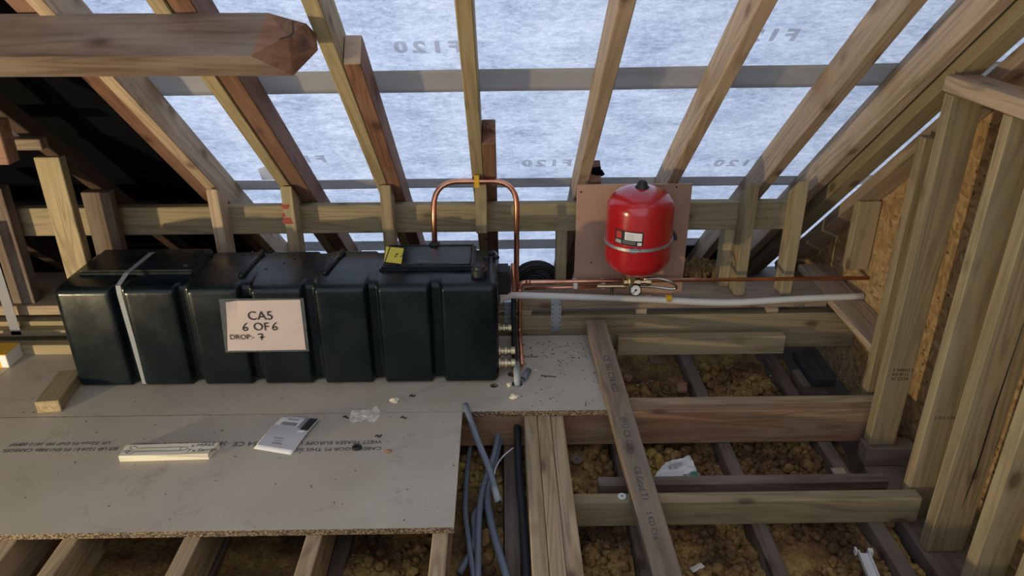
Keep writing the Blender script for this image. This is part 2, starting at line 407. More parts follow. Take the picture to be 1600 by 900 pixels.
def lathe(bm, prof, c, seg=32, axis=None):
    c = V(c); rot = (axis.normalized().to_track_quat('Z', 'Y').to_matrix() if axis is not None else Matrix.Identity(3))
    rings = []
    for r, z in prof:
        if r < 1e-6: rings.append([bm.verts.new(c + rot @ V((0, 0, z)))])
        else: rings.append([bm.verts.new(c + rot @ V((r * math.cos(2 * math.pi * k / seg), r * math.sin(2 * math.pi * k / seg), z))) for k in range(seg)])
    for A, C in zip(rings, rings[1:]):
        for k in range(seg):
            k2 = (k + 1) % seg
            if len(A) == 1 and len(C) == 1: continue
            if len(A) == 1: bm.faces.new((A[0], C[k2], C[k]))
            elif len(C) == 1: bm.faces.new((A[k], A[k2], C[0]))
            else: bm.faces.new((A[k], A[k2], C[k2], C[k]))
def smooth_pts(pts, n=8):
    P = [V(p) for p in pts]; out = []
    P = [P[0] * 2 - P[1]] + P + [P[-1] * 2 - P[-2]]
    for i in range(1, len(P) - 2):
        for k in range(n):
            t = k / n; a, b, c, d = P[i - 1], P[i], P[i + 1], P[i + 2]
            out.append(0.5 * ((2 * b) + (c - a) * t + (2 * a - 5 * b + 4 * c - d) * t * t + (3 * b - a - 3 * c + d) * t ** 3))
    out.append(P[-2]); return out
def fillet(pts, rad, n=7):
    """polyline with rounded corners"""
    P = [V(p) for p in pts]; out = [P[0]]
    for i in range(1, len(P) - 1):
        a, b, c = P[i - 1], P[i], P[i + 1]
        da, dc = (a - b), (c - b)
        r = min(rad, da.length * 0.48, dc.length * 0.48)
        p0, p1 = b + da.normalized() * r, b + dc.normalized() * r
        for k in range(n + 1):
            t = k / n; out.append(p0 * (1 - t) ** 2 + b * 2 * t * (1 - t) + p1 * t * t)
    out.append(P[-1]); return out
def basis(xa, ya, za, o):
    m = Matrix.Identity(4)
    for i in range(3): m[i][0], m[i][1], m[i][2], m[i][3] = xa[i], ya[i], za[i], o[i]
    return m
def beam_mesh(l, w, h, bev=0.003, skew0=0.0, skew1=0.0, cut=None):
    """local box: X length (from -l/2 to l/2), Y width, Z height. skew: end x shift from bottom to top"""
    bm = B(); vs = bx(bm, (-l / 2, -w / 2, -h / 2), (l / 2, w / 2, h / 2))
    for v in vs:
        s = (v.co.z / h + 0.5)
        v.co.x += (skew0 if v.co.x < 0 else skew1) * (s - 0.5)
    bmesh.ops.bevel(bm, geom=list(bm.edges), offset=bev, segments=1, affect='EDGES', profile=0.5)
    return bm
def timber(name, p0, p1, w, h, mat, label=None, cat='timber', group=None, up=(0, 0, 1), parent=None, bev=0.003, skew0=0, skew1=0, kind=None):
    """a timber whose centre line runs p0->p1; w sideways, h along up"""
    p0, p1 = V(p0), V(p1); d = (p1 - p0); l = d.length; d.normalize()
    u = V(up); u = (u - d * u.dot(d)).normalized(); y = u.cross(d)
    return mk(name, beam_mesh(l, w, h, bev, skew0, skew1), mat, parent, basis(d, y, u, (p0 + p1) / 2), label=label, cat=cat, group=group, kind=kind)
def tbox(name, a, b, axis, mat, label=None, cat='timber', group=None, parent=None, bev=0.003, kind=None):
    """axis aligned timber a..b with the grain along axis"""
    a, b = V(a), V(b); c = (a + b) / 2; s = b - a
    if axis == 'x': return timber(name, (a.x, c.y, c.z), (b.x, c.y, c.z), s.y, s.z, mat, label, cat, group, (0, 0, 1), parent, bev, kind=kind)
    if axis == 'y': return timber(name, (c.x, a.y, c.z), (c.x, b.y, c.z), s.x, s.z, mat, label, cat, group, (0, 0, 1), parent, bev, kind=kind)
    return timber(name, (c.x, c.y, a.z), (c.x, c.y, b.z), s.x, s.y, mat, label, cat, group, (0, 1, 0), parent, bev, kind=kind)
SDIR = V((0, CP, -SP)); NDIR = V((0, SP, CP))           # down the slope, out of the roof
def rafter(name, x0, w, y0, y1, off, depth, mat, label, cat='rafter', group=None):
    """x0 left side; underside offset off from K0 plane; y0..y1 along the underside"""
    k = K(off)
    a = V((x0 + w / 2, y0, k - TP * y0)) + NDIR * (depth / 2)
    b = V((x0 + w / 2, y1, k - TP * y1)) + NDIR * (depth / 2)
    return timber(name, a, b, w, depth, mat, label, cat, group, NDIR)
def text_mesh(s, size, extrude=0.0002, align='LEFT', spacing=1.0, shear=0.0, bold=0.0):
    cu = bpy.data.curves.new('t', 'FONT'); cu.body = s; cu.size = size; cu.extrude = extrude
    cu.align_x = align; cu.space_character = spacing; cu.shear = shear; cu.resolution_u = 3; cu.offset = bold
    o = bpy.data.objects.new('t', cu); COL.objects.link(o)
    dg = bpy.context.evaluated_depsgraph_get()
    me = bpy.data.meshes.new_from_object(o.evaluated_get(dg))
    bpy.data.objects.remove(o); bpy.data.curves.remove(cu)
    return me
def text(name, s, size, mw, mat, parent, align='LEFT', spacing=1.0, shear=0.0, extrude=0.0002, bold=0.0):
    me = text_mesh(s, size, extrude, align, spacing, shear, bold); me.name = name
    me.materials.clear(); me.materials.append(MT[mat])
    o = bpy.data.objects.new(name, me); COL.objects.link(o); o.matrix_basis = mw
    if parent is not None: set_parent(o, parent)
    return o
def stroke(bm, pts, mw, wd=0.0012, lift=0.0004):
    """pen line: flat ribbon in the local XY plane of mw"""
    P = [V((p[0], p[1], 0)) for p in pts]
    prev = None
    for i, p in enumerate(P):
        a = P[max(0, i - 1)]; b = P[min(len(P) - 1, i + 1)]; d = (b - a)
        if d.length < 1e-9: continue
        d.normalize(); n = V((-d.y, d.x, 0)) * wd
        q = [bm.verts.new(mw @ (p + n + V((0, 0, lift)))), bm.verts.new(mw @ (p - n + V((0, 0, lift))))]
        if prev: bm.faces.new((prev[0], prev[1], q[1], q[0]))
        prev = q

# ================================================================== SETTING
# roof covering: pale breather membrane over the new rafters, black felt over the old part on the left
MEM_OFF = 0.127
def roof_sheet(name, x0, x1, y0, y1, off, mat, nx=60, ny=90, wob=0.004, sign=1):
    bm = B(); g = []
    k = K(off)
    for j in range(ny + 1):
        y = y0 + (y1 - y0) * j / ny; row = []
        for i in range(nx + 1):
            x = x0 + (x1 - x0) * i / nx
            w = abs(mnoise.noise(V((x * 2.3, y * 2.3, 1.7)))) * wob
            row.append(bm.verts.new(V((x, sign * y, k - TP * y)) + V((0, sign * SP, CP)) * w))
        g.append(row)
    for j in range(ny):
        for i in range(nx): bm.faces.new((g[j][i], g[j][i + 1], g[j + 1][i + 1], g[j + 1][i]))
    return mk(name, bm, mat, smooth=True, mw=Matrix.Identity(4), kind='structure')
ceil_f = roof_sheet('ceiling', -1.26, 2.32, -0.02, 4.75, MEM_OFF, 'membrane')
tag(ceil_f, 'pale translucent roof membrane behind the rafters, glowing with daylight')
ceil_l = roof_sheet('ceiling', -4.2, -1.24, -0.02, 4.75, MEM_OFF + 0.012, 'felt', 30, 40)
tag(ceil_l, 'black roofing felt over the old part of the roof at left')
ceil_b = roof_sheet('ceiling', -4.2, 2.32, -0.02, 4.0, MEM_OFF, 'membrane_back', 20, 20, 0.0, -1)  # rear slope out of view; its clearer sheet is made up for fill light
def flat(name, a, b, mat, label=None):
    bm = B(); bx(bm, a, b); o = mk(name, bm, mat, kind='structure')
    if label: tag(o, label)
    return o
flat('floor', (-4.2, -4.2, -0.34), (1.7, 4.9, -0.30), 'plaster', 'old ceiling boards seen below the open floor joists')
flat('wall_left', (-4.24, -4.2, -0.3), (-4.2, 4.9, 3.6), 'brickdark')
flat('floor', (-4.2, -4.0, -0.022), (1.28, 1.40, 0.0), 'chip')
flat('wall_right', (2.32, -4.2, -0.3), (2.36, 4.9, 3.6), 'brickdark')
flat('wall_back', (-4.2, -4.04, -0.3), (1.6, -4.0, 0.2), 'brickdark')
# OSB gable lining on the right, cut along the underside of the end rafter
bm = B()
prof = [(-4.0, -0.3), (3.95, -0.3), (3.95, K(-0.045) - TP * 3.95)] + [(0.0, K(-0.045)), (-4.0, K(-0.045) - TP * 4.0)]
A = [bm.verts.new((1.565, y, z)) for y, z in prof]; C = [bm.verts.new((1.583, y, z)) for y, z in prof]
bm.faces.new(A); bm.faces.new(list(reversed(C)))
for i in range(len(A)):
    j = (i + 1) % len(A); bm.faces.new((A[i], C[i], C[j], A[j]))
wall_r = mk('wall_right', bm, 'osb', mw=Matrix.Identity(4), kind='structure', label='OSB board lining of the gable wall at right')

# lap strips of the membrane
def lap(v0, v1, x0, x1, sagx, label):
    ya = at_roof(800, v0, K(MEM_OFF)).y; yb = at_roof(800, v1, K(MEM_OFF)).y
    bm = B(); k = K(0.121); nx, ny = 40, 5; g = []
    for j in range(ny + 1):
        t = j / ny; row = []
        for i in range(nx + 1):
            x = x0 + (x1 - x0) * i / nx
            y = ya + (yb - ya) * t + sagx * (x - x0) + 0.006 * mnoise.noise(V((x * 1.7, v0, 0)))
            bulge = 0.003 * math.sin(math.pi * t)
            row.append(bm.verts.new(V((x, y, k - TP * y)) - NDIR * (-bulge + 0.002)))
        g.append(row)
    for j in range(ny):
        for i in range(nx): bm.faces.new((g[j][i], g[j][i + 1], g[j + 1][i + 1], g[j + 1][i]))
    o = mk('membrane_lap', bm, 'lap', ceil_f, smooth=True, mw=Matrix.Identity(4))
    md = o.modifiers.new('thick', 'SOLIDIFY'); md.thickness = 0.002
    return o
lap(107, 141, -1.24, 2.3, -0.010, '')
lap(275, 289, -1.24, 2.3, 0.0, '')
lap(372, 386, -1.24, 2.3, 0.0, '')
# faint manufacturer print on the membrane, seen mirrored from inside
def mem_text(u, v, s='F120'):
    p = at_roof(u, v, K(MEM_OFF - 0.001)); o = p - NDIR * 0.003
    mw = basis(V((-1, 0, 0)), -SDIR, V((-1, 0, 0)).cross(-SDIR), o)
    text('membrane_print', s, 0.085, mw, 'ink', ceil_f, spacing=1.35, bold=0.0035)
for u, v in ((722, 80), (1242, 62), (512, 252), (893, 258), (1190, 258)): mem_text(u, v)

# turned-up flap at the lap strip
bm = B()
fp = [at_roof(u, v, K(0.116)) for u, v in ((403, 264), (413, 259), (440, 275), (440, 277), (410, 276))]
bm.faces.new([bm.verts.new(p - NDIR * (0.004 * i)) for i, p in enumerate(fp)])
mk('lap_flap', bm, 'lap', ceil_f, mw=Matrix.Identity(4))

# ================================================================== ROOF TIMBERS
def ux(u, v=0, off=0.0): return at_roof(u, v, K(off)).x
xL3, xL2, xL1, xC = ux(37.5), ux(226), ux(469), ux(709.5)
xR1, xR2, xR3, xR4 = ux(967), ux(1189), ux(1424), ux(1560)
RW, RD = 0.047, 0.12
rafter('rafter', xL3, RW, 0.0, 4.3, 0, RD, 'pale', 'pale new rafter at the edge of the black felt, leftmost of the new rafters')
rafter('rafter', xL2, RW, 0.0, 4.3, 0, RD, 'treated', 'new rafter crossing behind the broken purlin end, second new rafter from the left')
rafter('rafter', xL1, RW, 0.0, 4.3, 0, RD, 'treated', 'new rafter with a short sawn-off old rafter fixed to its right side')
rafter('rafter', xC, RW, 0.0, 4.3, 0, RD, 'treated', 'near-vertical looking rafter above the copper pipe loop')
rafter('rafter', xR1, RW, 0.0, 4.3, 0, RD, 'pale', 'new rafter rising from the left corner of the plywood backboard')
rafter('rafter', xR2, RW, 0.0, 4.3, 0, RD, 'pale', 'new rafter rising just above the right part of the red vessel')
rafter('rafter', xR3, RW, 0.0, 4.3, 0, RD, 'pale', 'new rafter landing on the first tall stud right of the plywood backboard')
rafter('rafter', xR4, RW, 0.0, 4.3, 0, RD, 'pale', 'new rafter landing on the second tall stud right of the plywood backboard')
rafter('rafter', xR4 + RW + 0.014, 0.075, 0.0, 3.9, -0.038, 0.155, 'treated', 'deep greenish doubled rafter close beside another above the stud wall')
rafter('sloping_plate', 1.463, 0.10, 0.3, 3.7, -0.080, 0.047, 'pale', 'flat sloping plate along the top edge of the OSB board', 'timber')
# old red-brown rafters
rafter('old_rafter', xL3 - 0.064, 0.062, 0.6, 4.2, 0.012, 0.10, 'old', 'old brown rafter against the left side of the leftmost new rafter')
rafter('old_rafter', xL2 + RW + 0.003, 0.062, 0.6, 4.2, 0.005, 0.10, 'old', 'long old red-brown rafter right of the one behind the broken purlin')
def y_at(u, v): return at_roof(u, v).y
yo = y_at(552, 101)
rafter('old_rafter', xL1 + RW + 0.002, 0.052, yo, 4.2, 0.0, 0.10, 'old', 'old red-brown rafter sawn off square near the top, left of centre')
sawn = [q for q in COL.objects if 'sawn off square' in q.get('label', '')][0]
pe = V((xL1 + RW + 0.002 + 0.026, yo, K0 - TP * yo)) + NDIR * 0.05
bm = B(); bx(bm, (-0.0012, -0.0245, -0.048), (0.0006, 0.0245, 0.048), basis(SDIR, V((-1, 0, 0)), NDIR, pe - SDIR * 0.0008))
mk('sawn_end', bm, 'pale', sawn, mw=Matrix.Identity(4))
yc = y_at(755, 225)
xs = xC + RW + 0.001
def stub(x, yy, mat, label, k=0.0, w=0.05):
    o = rafter('old_rafter', x, w, yy, 4.2, k, 0.10, mat, label)
    return o
stub(xs, yc, 'old', 'short old rafter with a broken top behind the copper pipe loop')
stub(xR1 + RW + 0.002, y_at(930, 285), 'old', 'old rafter stump with black scrap on its top above the plywood backboard')
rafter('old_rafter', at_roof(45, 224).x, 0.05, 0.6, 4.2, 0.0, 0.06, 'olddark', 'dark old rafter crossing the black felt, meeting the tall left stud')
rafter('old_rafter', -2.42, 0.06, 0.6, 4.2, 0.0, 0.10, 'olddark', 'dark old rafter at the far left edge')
# splintered tips on the broken stub
bm = B()
for i in range(4):
    p = V((xs + 0.008 + 0.011 * i, yc, K0 - TP * yc)) + NDIR * 0.05
    q = p - SDIR * (0.05 - 0.012 * i)
    tube(bm, [p + SDIR * 0.02, q], [0.012, 0.003], 5)
brk = [o for o in COL.objects if o.name.startswith('old_rafter') and 'broken top' in o.get('label', '')][0]
mk('splinter', bm, 'old', brk, mw=Matrix.Identity(4))
# black scrap of felt on the stump
pt = at_y(934, 272, 2.98)
bm = B()
for dx, dz, s in ((0, 0, 0.026), (0.014, -0.006, 0.02), (-0.012, 0.008, 0.014)):
    r = bmesh.ops.create_icosphere(bm, subdivisions=2, radius=s)
    for v in r['verts']:
        v.co = V((v.co.x, v.co.y * 0.5, v.co.z * 0.75)) * (1 + 0.5 * mnoise.noise(v.co * 60)) + pt + V((dx, 0.04, dz))
mk('felt_scrap', bm, 'felt', label='small black scrap of felt on the rafter stump above the vessel', cat='scrap')

# broken old purlin, top left, square to the roof slope
def purlin():
    pa = at_roof(400, 20); s = 0.129; w = 0.097
    y0 = pa.y; xe = at_roof(430, 20).x
    top = V((0, y0, K0 - TP * y0))                     # contact line, up-slope edge
    sec = [top, top - NDIR * s, top - NDIR * s + SDIR * w, top + SDIR * w]
    bm = B()
    n0 = [bm.verts.new(p + V((-3.2, 0.04, 0.0))) for p in sec]
    # the sawn end: lower corner runs further to the right, the upper edge is cut back
    ends = [V((xe - 0.02, 0, 0)), V((xe - 0.055, 0, 0)), V((xe + 0.03, 0, 0)), V((xe + 0.085, 0, 0))]
    n1 = [bm.verts.new(p + e) for p, e in zip(sec, ends)]
    mid0 = [bm.verts.new((n0[i].co * 0.03 + n1[i].co * 0.97)) for i in range(4)]
    for a, b in ((n0, mid0), (mid0, n1)):
        for i in range(4):
            j = (i + 1) % 4; bm.faces.new((a[i], a[j], b[j], b[i]))
    bm.faces.new(n0)
    # broken end with a raised splinter tip
    c1 = bm.verts.new((sec[0] + sec[1]) / 2 + V((xe + 0.035, 0.0, -0.005)))
    tip = bm.verts.new((sec[2] + sec[3]) / 2 + V((xe + 0.095, 0, 0.012)))
    c2 = bm.verts.new((sec[0] + sec[3]) / 2 + V((xe + 0.07, 0, 0)))
    for f in ((n1[0], c1, c2), (n1[0], n1[1], c1), (n1[1], n1[2], c1), (c1, n1[2], tip), (c1, tip, c2), (n1[2], n1[3], tip), (tip, n1[3], c2), (n1[3], n1[0], c2)):
        bm.faces.new(f[::-1]).material_index = 1
    o = mk('old_purlin', bm, 'olddust_shade', mats=['olddust_shade', 'old'], mw=Matrix.Translation((xe - 1.0, y0, 1.3)) @ Matrix.Identity(4), label='old brown purlin with a broken sawn end crossing the top left corner', cat='beam')
    inv = Matrix.Translation((-(xe - 1.0), -y0, -1.3))
    o.data.transform(inv)
    bm = B()
    p = (sec[0] + sec[1]) / 2 + V((xe + 0.02, -0.02, -0.01))
    tube(bm, smooth_pts([p, p + V((0.035, -0.005, 0.012)), p + V((0.042, -0.008, 0.045))], 5), 0.0022, 6)
    mk('bent_nail', bm, 'black', o)
    return o
purlin()

# ================================================================== WALL PLATE AND LOW STUDS ALONG THE EAVES
PY0, PY1 = 3.07, 3.117
pz1 = at_y(600, 321, PY0).z; pz0 = at_y(600, 364, PY0).z
xl, xr = -2.6, at_y(1257, 330, PY0).x
tbox('wall_plate', (xl, PY0, pz0), (xr, PY1, pz1), 'x', 'treated', 'long horizontal plate running behind the low studs from left to right', 'timber')
SY0, SY1 = 2.98, 3.069
SOLE_T = 0.14
def stud(u0, v_top, label, w=0.047, y0=SY0, y1=SY1, zb=SOLE_T, vref=None, mat='treated', name='low_stud', off=0.0):
    p = at_y(u0, v_top, y0)
    z1 = p.z
    # square section up to the front top, back cut up the slope
    bm = B(); x0 = p.x; x1 = x0 + w
    lim = K0 - TP * y1 - 0.002
    zb_top = min(z1, lim) if (K0 - TP * y0) < z1 + 0.03 else min(z1, lim)
    L_ = []
    for (x, y, zt) in ((x0, y0, z1), (x1, y0, z1), (x1, y1, zb_top), (x0, y1, zb_top)):
        L_.append((x, y, zt))
    c = V(((x0 + x1) / 2, (y0 + y1) / 2, (zb + z1) / 2))
    mw = basis(V((0, 0, 1)), V((1, 0, 0)), V((0, 1, 0)), c); inv = mw.inverted()
    bot = [bm.verts.new(inv @ V((x, y, zb))) for x, y, _ in L_]; top = [bm.verts.new(inv @ V(q)) for q in L_]
    bm.faces.new(bot[::-1]); bm.faces.new(top)
    for i in range(4):
        j = (i + 1) % 4; bm.faces.new((bot[i], bot[j], top[j], top[i]))
    bmesh.ops.bevel(bm, geom=list(bm.edges), offset=0.0025, segments=1, affect='EDGES', profile=0.5)
    return mk(name, bm, mat, mw=mw, label=label, cat='stud')
stud(321, 296, 'low stud under the leftmost new rafter, behind the tank', mat='pale')
s_red = stud(437, 291, 'low stud with a red smear behind the tank, right of the left-hand raised panel')
stud(592, 289, 'low stud behind the left corner of the black tank lid')
s4 = stud(742, 288, 'short hanging stud carrying the copper pipe loop', zb=at_y(750, 365, SY0).z)
stud(870, 354, 'stud beside the left edge of the plywood backboard', y0=3.075, y1=3.15, zb=0.14)
stud(1170, 286, 'first tall stud right of the plywood backboard, copper pipe passing in front')
stud(1248, 284, 'second tall stud right of the plywood backboard, near the OSB wall')
stud(1134, 352, 'stud below the plate just left of the first tall stud', y0=3.075, y1=3.15, zb=0.14)
for (u, v, a, b) in ((446, 323, 0.017, 0.014), (450, 345, 0.020, 0.020), (443, 336, 0.008, 0.012)):
    p = at_y(u, v, SY0 - 0.0008); bm = B()
    vs = [bm.verts.new(p + V((a * math.cos(t) * (1 + 0.3 * math.sin(3 * t + u)), 0, b * math.sin(t) * (1 + 0.3 * math.cos(2 * t))))) for t in [2 * math.pi * k / 14 for k in range(14)]]
    bm.faces.new(vs[::-1]); mk('red_smear', bm, plain('red_marker', (0.30, 0.06, 0.04), 0.8), s_red)
# studs at the far left
pA = at_roof(50, 242)
tbox('left_stud', (pA.x, pA.y, 0.0), (pA.x + 0.094, pA.y + 0.047, pA.z - 0.01), 'z', 'treated', 'tall yellowish stud rising left of the tank to the dark rafter', 'stud')
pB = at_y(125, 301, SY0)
tbox('left_stud', (pB.x, SY0, 0.14), (pB.x + 0.115, SY0 + 0.047, pB.z), 'z', 'olddust_shade', 'shadowed stud between the tall left stud and the tank', 'stud')  # shadow of the tall stud put into a darker timber colour
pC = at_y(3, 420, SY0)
tbox('left_stud', (pC.x, SY0, 0.14), (pC.x + 0.095, SY0 + 0.06, 0.66), 'z', 'olddust_shade', 'stud at the far left edge beside the steel strap', 'stud')

# sole plate and beams along the back of the floor
tbox('sole_plate', (-2.7, 2.955, 0.096), (1.42, 3.15, SOLE_T), 'x', 'pale', 'flat sole plate under the studs along the back', 'timber')
tbox('ledger_beam', (-2.7, 2.945, -0.10), (at_y(1341, 520, 2.945).x, 2.992, 0.070), 'x', 'treated', 'deep horizontal beam below the sole plate along the back', 'beam')
for i, u in enumerate((820, 1000, 1205)):
    p = at_y(u, 493, 2.95)
    tbox('packer', (p.x - 0.02, 2.95, 0.070), (p.x + 0.03, 2.99, 0.096), 'x', 'pale', ('thin packer under the sole plate behind the tank outlets', 'thin packer under the sole plate below the pressure gauge', 'thin packer under the sole plate below the first tall stud')[i], 'packer')
p0 = at_y(966, 531, 2.85); p1 = at_y(1228, 531, 2.85)
tbox('noggin', (p0.x, 2.85, -0.078), (p1.x, 2.897, 0.008), 'x', 'treated', 'short planed noggin in front of the deep back beam', 'timber')
# board lying along the OSB wall
tbox('wall_board', (1.42, 2.53, 0.112), (1.562, 3.32, SOLE_T + 0.002), 'y', 'pale', 'flat board along the foot of the OSB wall behind the corner stud', 'board')
# short stud under the end rafter against the OSB
pS = at_x(1341, 317, 1.462)
bm = None
tbox('short_stud', (1.468, pS.y, at_x(1318, 420, 1.462).z), (1.562, pS.y + 0.047, pS.z + 0.005), 'z', 'treated', 'short stud fixed to the OSB under the end rafter', 'stud')

# ================================================================== STUD WALL ON THE RIGHT
WX = 1.34
def wstud(u, v, label, zb, zt, dy=0.047, wx=0.097, mat='treated', x=WX):
    p = at_x(u, v, x)                     # a point on the far-left vertical edge of the left face
    y1 = p.y; y0 = y1 - dy
    return tbox('wall_stud', (x, y0, zb), (x + wx, y1, zt), 'z', mat, label, 'stud'), y0, y1
P1, y10, y11 = wstud(1352, 670, 'corner stud with a black grade stamp, standing on a block at the OSB wall', -0.12, 1.15)
tbox('wall_stud', (1.408, 2.468, -0.17), (1.50, 2.515, K(-0.08) - TP * 2.515), 'z', 'treated', 'stud hidden behind the corner stud, only its left side showing', 'stud')
P2, y20, y21 = wstud(1432, 674, 'second stud of the right-hand wall with a faint stamp, between corner stud and split stud', -0.20, 1.15, dy=0.04)
P3, y30, y31 = wstud(1486, 674, 'split stud of the right-hand wall with a long crack in its face', -0.20, 1.15, wx=0.12)
P4, y40, y41 = wstud(1574, 675, 'right-hand wall stud at the right edge, nearer than the split stud', -0.20, 1.15)
P5, y50, y51 = wstud(1588, 890, 'nearest right-hand wall stud peeping into the bottom right corner', -0.20, 1.15)
tbox('top_plate', (WX - 0.004, 0.9, 1.152), (WX + 0.10, y11 + 0.01, 1.20), 'y', 'pale', 'top plate lying over the right-hand wall studs', 'timber')
# crack in the split stud
bm = B()
pts = [V((WX + 0.078, y30 - 0.0006, 0.62)), V((WX + 0.074, y30 - 0.0006, 0.35)), V((WX + 0.076, y30 - 0.0006, 0.14)), V((WX + 0.069, y30 - 0.0006, -0.02))]
prev = None
for i, p in enumerate(smooth_pts(pts, 5)):
    t = i / 15; wd = 0.002 * math.sin(math.pi * min(1, max(0.05, t))) + 0.0006
    q = (bm.verts.new(p - V((wd, 0, 0))), bm.verts.new(p + V((wd, 0, 0))))
    if prev: bm.faces.new((prev[0], prev[1], q[1], q[0]))
    prev = q
mk('crack', bm, 'black', P3)
# grade stamps
def stamp(parent, origin, xa, ya, lines, size, mat='ink_faint', name='grade_stamp'):
    za = V(xa).cross(V(ya))
    for i, s in enumerate(lines):
        o = V(origin) - V(ya) * (i * size * 1.15) + za * 0.0006
        text(name, s, size, basis(V(xa), V(ya), za, o), mat, parent)
zz = at_y(1385, 585, y10).z
stamp(P1, (WX + 0.022, y10, zz + 0.012), (1, 0, 0), (0, 0, 1), ['E WRCH C', 'KD 0113', 'SC 2 C24'], 0.0155, 'ink_black')
stamp(P2, (WX + 0.02, y20, zz + 0.01), (1, 0, 0), (0, 0, 1), ['S KD C16'], 0.016)
# block, plates and floor of the right-hand corner
tbox('block', (WX - 0.012, y10 - 0.02, -0.20), (WX + 0.17, y11 + 0.0, -0.121), 'x', 'olddust_shade', 'timber block under the corner stud', 'block')
tbox('base_board', (1.33, 1.2, -0.27), (1.50, 2.24, -0.201), 'y', 'olddust_shade', 'dark base board on the joists under the right-hand wall studs', 'board')

# ================================================================== FLOOR STRUCTURE
JT = -0.022; JB = -0.169
# new joists under the front board
for i, (x, lab) in enumerate(((at_z(5, 838, JT).x, 'new floor joist poking out below the front board, nearest the left edge'),
        (at_z(100, 838, JT).x, 'new floor joist below the front board, second from the left'),
        (at_z(290, 835, JT).x, 'new floor joist below the front board under the written offcut'),
        (at_z(481, 828, JT).x, 'new floor joist below the middle of the front board'),
        (at_z(677, 823, JT).x, 'new floor joist below the right end of the front board'))):
    tbox('floor_joist', (x, 1.06, JB), (x + 0.047, 2.92, JT - 0.0005), 'y', 'floor_joist', lab, 'joist')
# triple joist
xt = at_z(819, 652, JT).x
for i in range(3):
    tbox('triple_joist', (xt + i * 0.0485, 1.06, JB), (xt + 0.047 + i * 0.0485, 2.33, JT + (0.0, 0.001, -0.001)[i]), 'y', 'floor_joist',
         ('left timber of the three joists bolted side by side', 'middle timber of the three joists bolted side by side', 'right timber of the three joists bolted side by side')[i], 'joist')
# double trimmer
yd = at_z(1200, 641, JT).y
xd0, xd1 = xt + 0.17, 1.46
tbox('trimmer_joist', (-2.2, yd, JB), (xd1, yd + 0.047, JT), 'x', 'red', 'front timber of the double trimmer with reddish heartwood', 'joist')
tbox('trimmer_joist', (-2.2, yd + 0.049, JB), (xd1 - 0.03, yd + 0.096, JT), 'x', 'floor_joist', 'rear timber of the double trimmer below the open floor', 'joist')
# noggin across the front right
yn = 1.912
xa_, xb_ = at_y(892, 795, yn).x, at_y(1438, 795, yn).x
tbox('cross_noggin', (xa_ + 0.004, yn, -0.172), (xb_, yn + 0.047, -0.073), 'x', 'treated', 'pale noggin carrying a white grommet across the open joists', 'timber')
# old batten behind it
o = timber('old_batten', (at_z(935, 755, -0.125).x, 2.078, -0.145), (at_z(1392, 757, -0.125).x, 2.078, -0.145), 0.045, 0.048, 'olddust_shade', 'old brown batten lying behind the pale noggin', 'timber')
# old ceiling joists
OJT = -0.171
joists = [(at_z(954, 683, OJT).x, 'old ceiling joist mostly hidden under the loose stamped plank'), (at_z(1117, 683, OJT).x, 'old ceiling joist right of the torn packet'),
          (at_z(1272, 680, OJT).x, 'old ceiling joist with a pale wood chip near the right-hand wall'), (at_z(787, 700, OJT).x, 'old brown joist between grey pipes and black lagged pipe')]
for x, lab in joists:
    tbox('old_joist', (x, 1.0, -0.27), (x + 0.05, 3.3, OJT), 'y', 'olddust_shade', lab, 'joist')
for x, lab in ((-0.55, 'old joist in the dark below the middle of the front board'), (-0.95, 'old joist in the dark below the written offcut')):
    tbox('old_joist', (x, 1.0, -0.29), (x + 0.05, 2.3, OJT - 0.02), 'y', 'olddust_shade', lab, 'joist')
p = at_z(1315, 741, OJT)
tbox('wood_chip', (p.x - 0.03, p.y - 0.02, OJT), (p.x + 0.018, p.y + 0.03, OJT + 0.008), 'x', 'pale', 'small pale wood chip lying on the old joist', 'scrap')
pg = at_z(1270, 594, -0.12)
tbox('dark_timber', (pg.x, pg.y, -0.155), (pg.x + 0.1, 2.94, -0.115), 'y', 'darktimber', 'dark grey timber flecked with white under the deep back beam', 'timber')
tbox('old_block', (pg.x - 0.03, pg.y + 0.01, -0.27), (pg.x + 0.09, pg.y + 0.15, -0.156), 'x', 'olddust_shade', 'old block carrying the dark flecked timber', 'block')

# loose insulation (nobody could count it)
rnd = random.Random(3)
bm = B()
def zins(x, y):
    return -0.222 + 0.030 * mnoise.noise(V((x * 6, y * 6, 2))) + 0.016 * mnoise.noise(V((x * 21, y * 21, 5))) + 0.006 * mnoise.noise(V((x * 60, y * 60, 9)))
def field(x0, x1, y0, y1, st=0.014):
    nx, ny = max(2, int((x1 - x0) / st)), max(2, int((y1 - y0) / st)); g = []
    for j in range(ny + 1):
        g.append([bm.verts.new((x0 + (x1 - x0) * i / nx, y0 + (y1 - y0) * j / ny, zins(x0 + (x1 - x0) * i / nx, y0 + (y1 - y0) * j / ny))) for i in range(nx + 1)])
    for j in range(ny):
        for i in range(nx): bm.faces.new((g[j][i], g[j][i + 1], g[j + 1][i + 1], g[j + 1][i]))
jx = sorted(x for x, _ in joists)
bays = [(-1.7, jx[0] - 0.004), (jx[0] + 0.054, jx[1] - 0.004), (jx[1] + 0.054, jx[2] - 0.004), (jx[2] + 0.054, jx[3] - 0.004), (jx[3] + 0.054, 1.298)]
for a, b in bays: field(a, b, 1.0, 3.35, 0.02 if a < -1 else 0.013)
ico = bmesh.new(); bmesh.ops.create_icosphere(ico, subdivisions=2, radius=1.0)
ICO_V = [v.co.copy() for v in ico.verts]; ICO_F = [tuple(v.index for v in f.verts) for f in ico.faces]; ico.free()
VAR = []
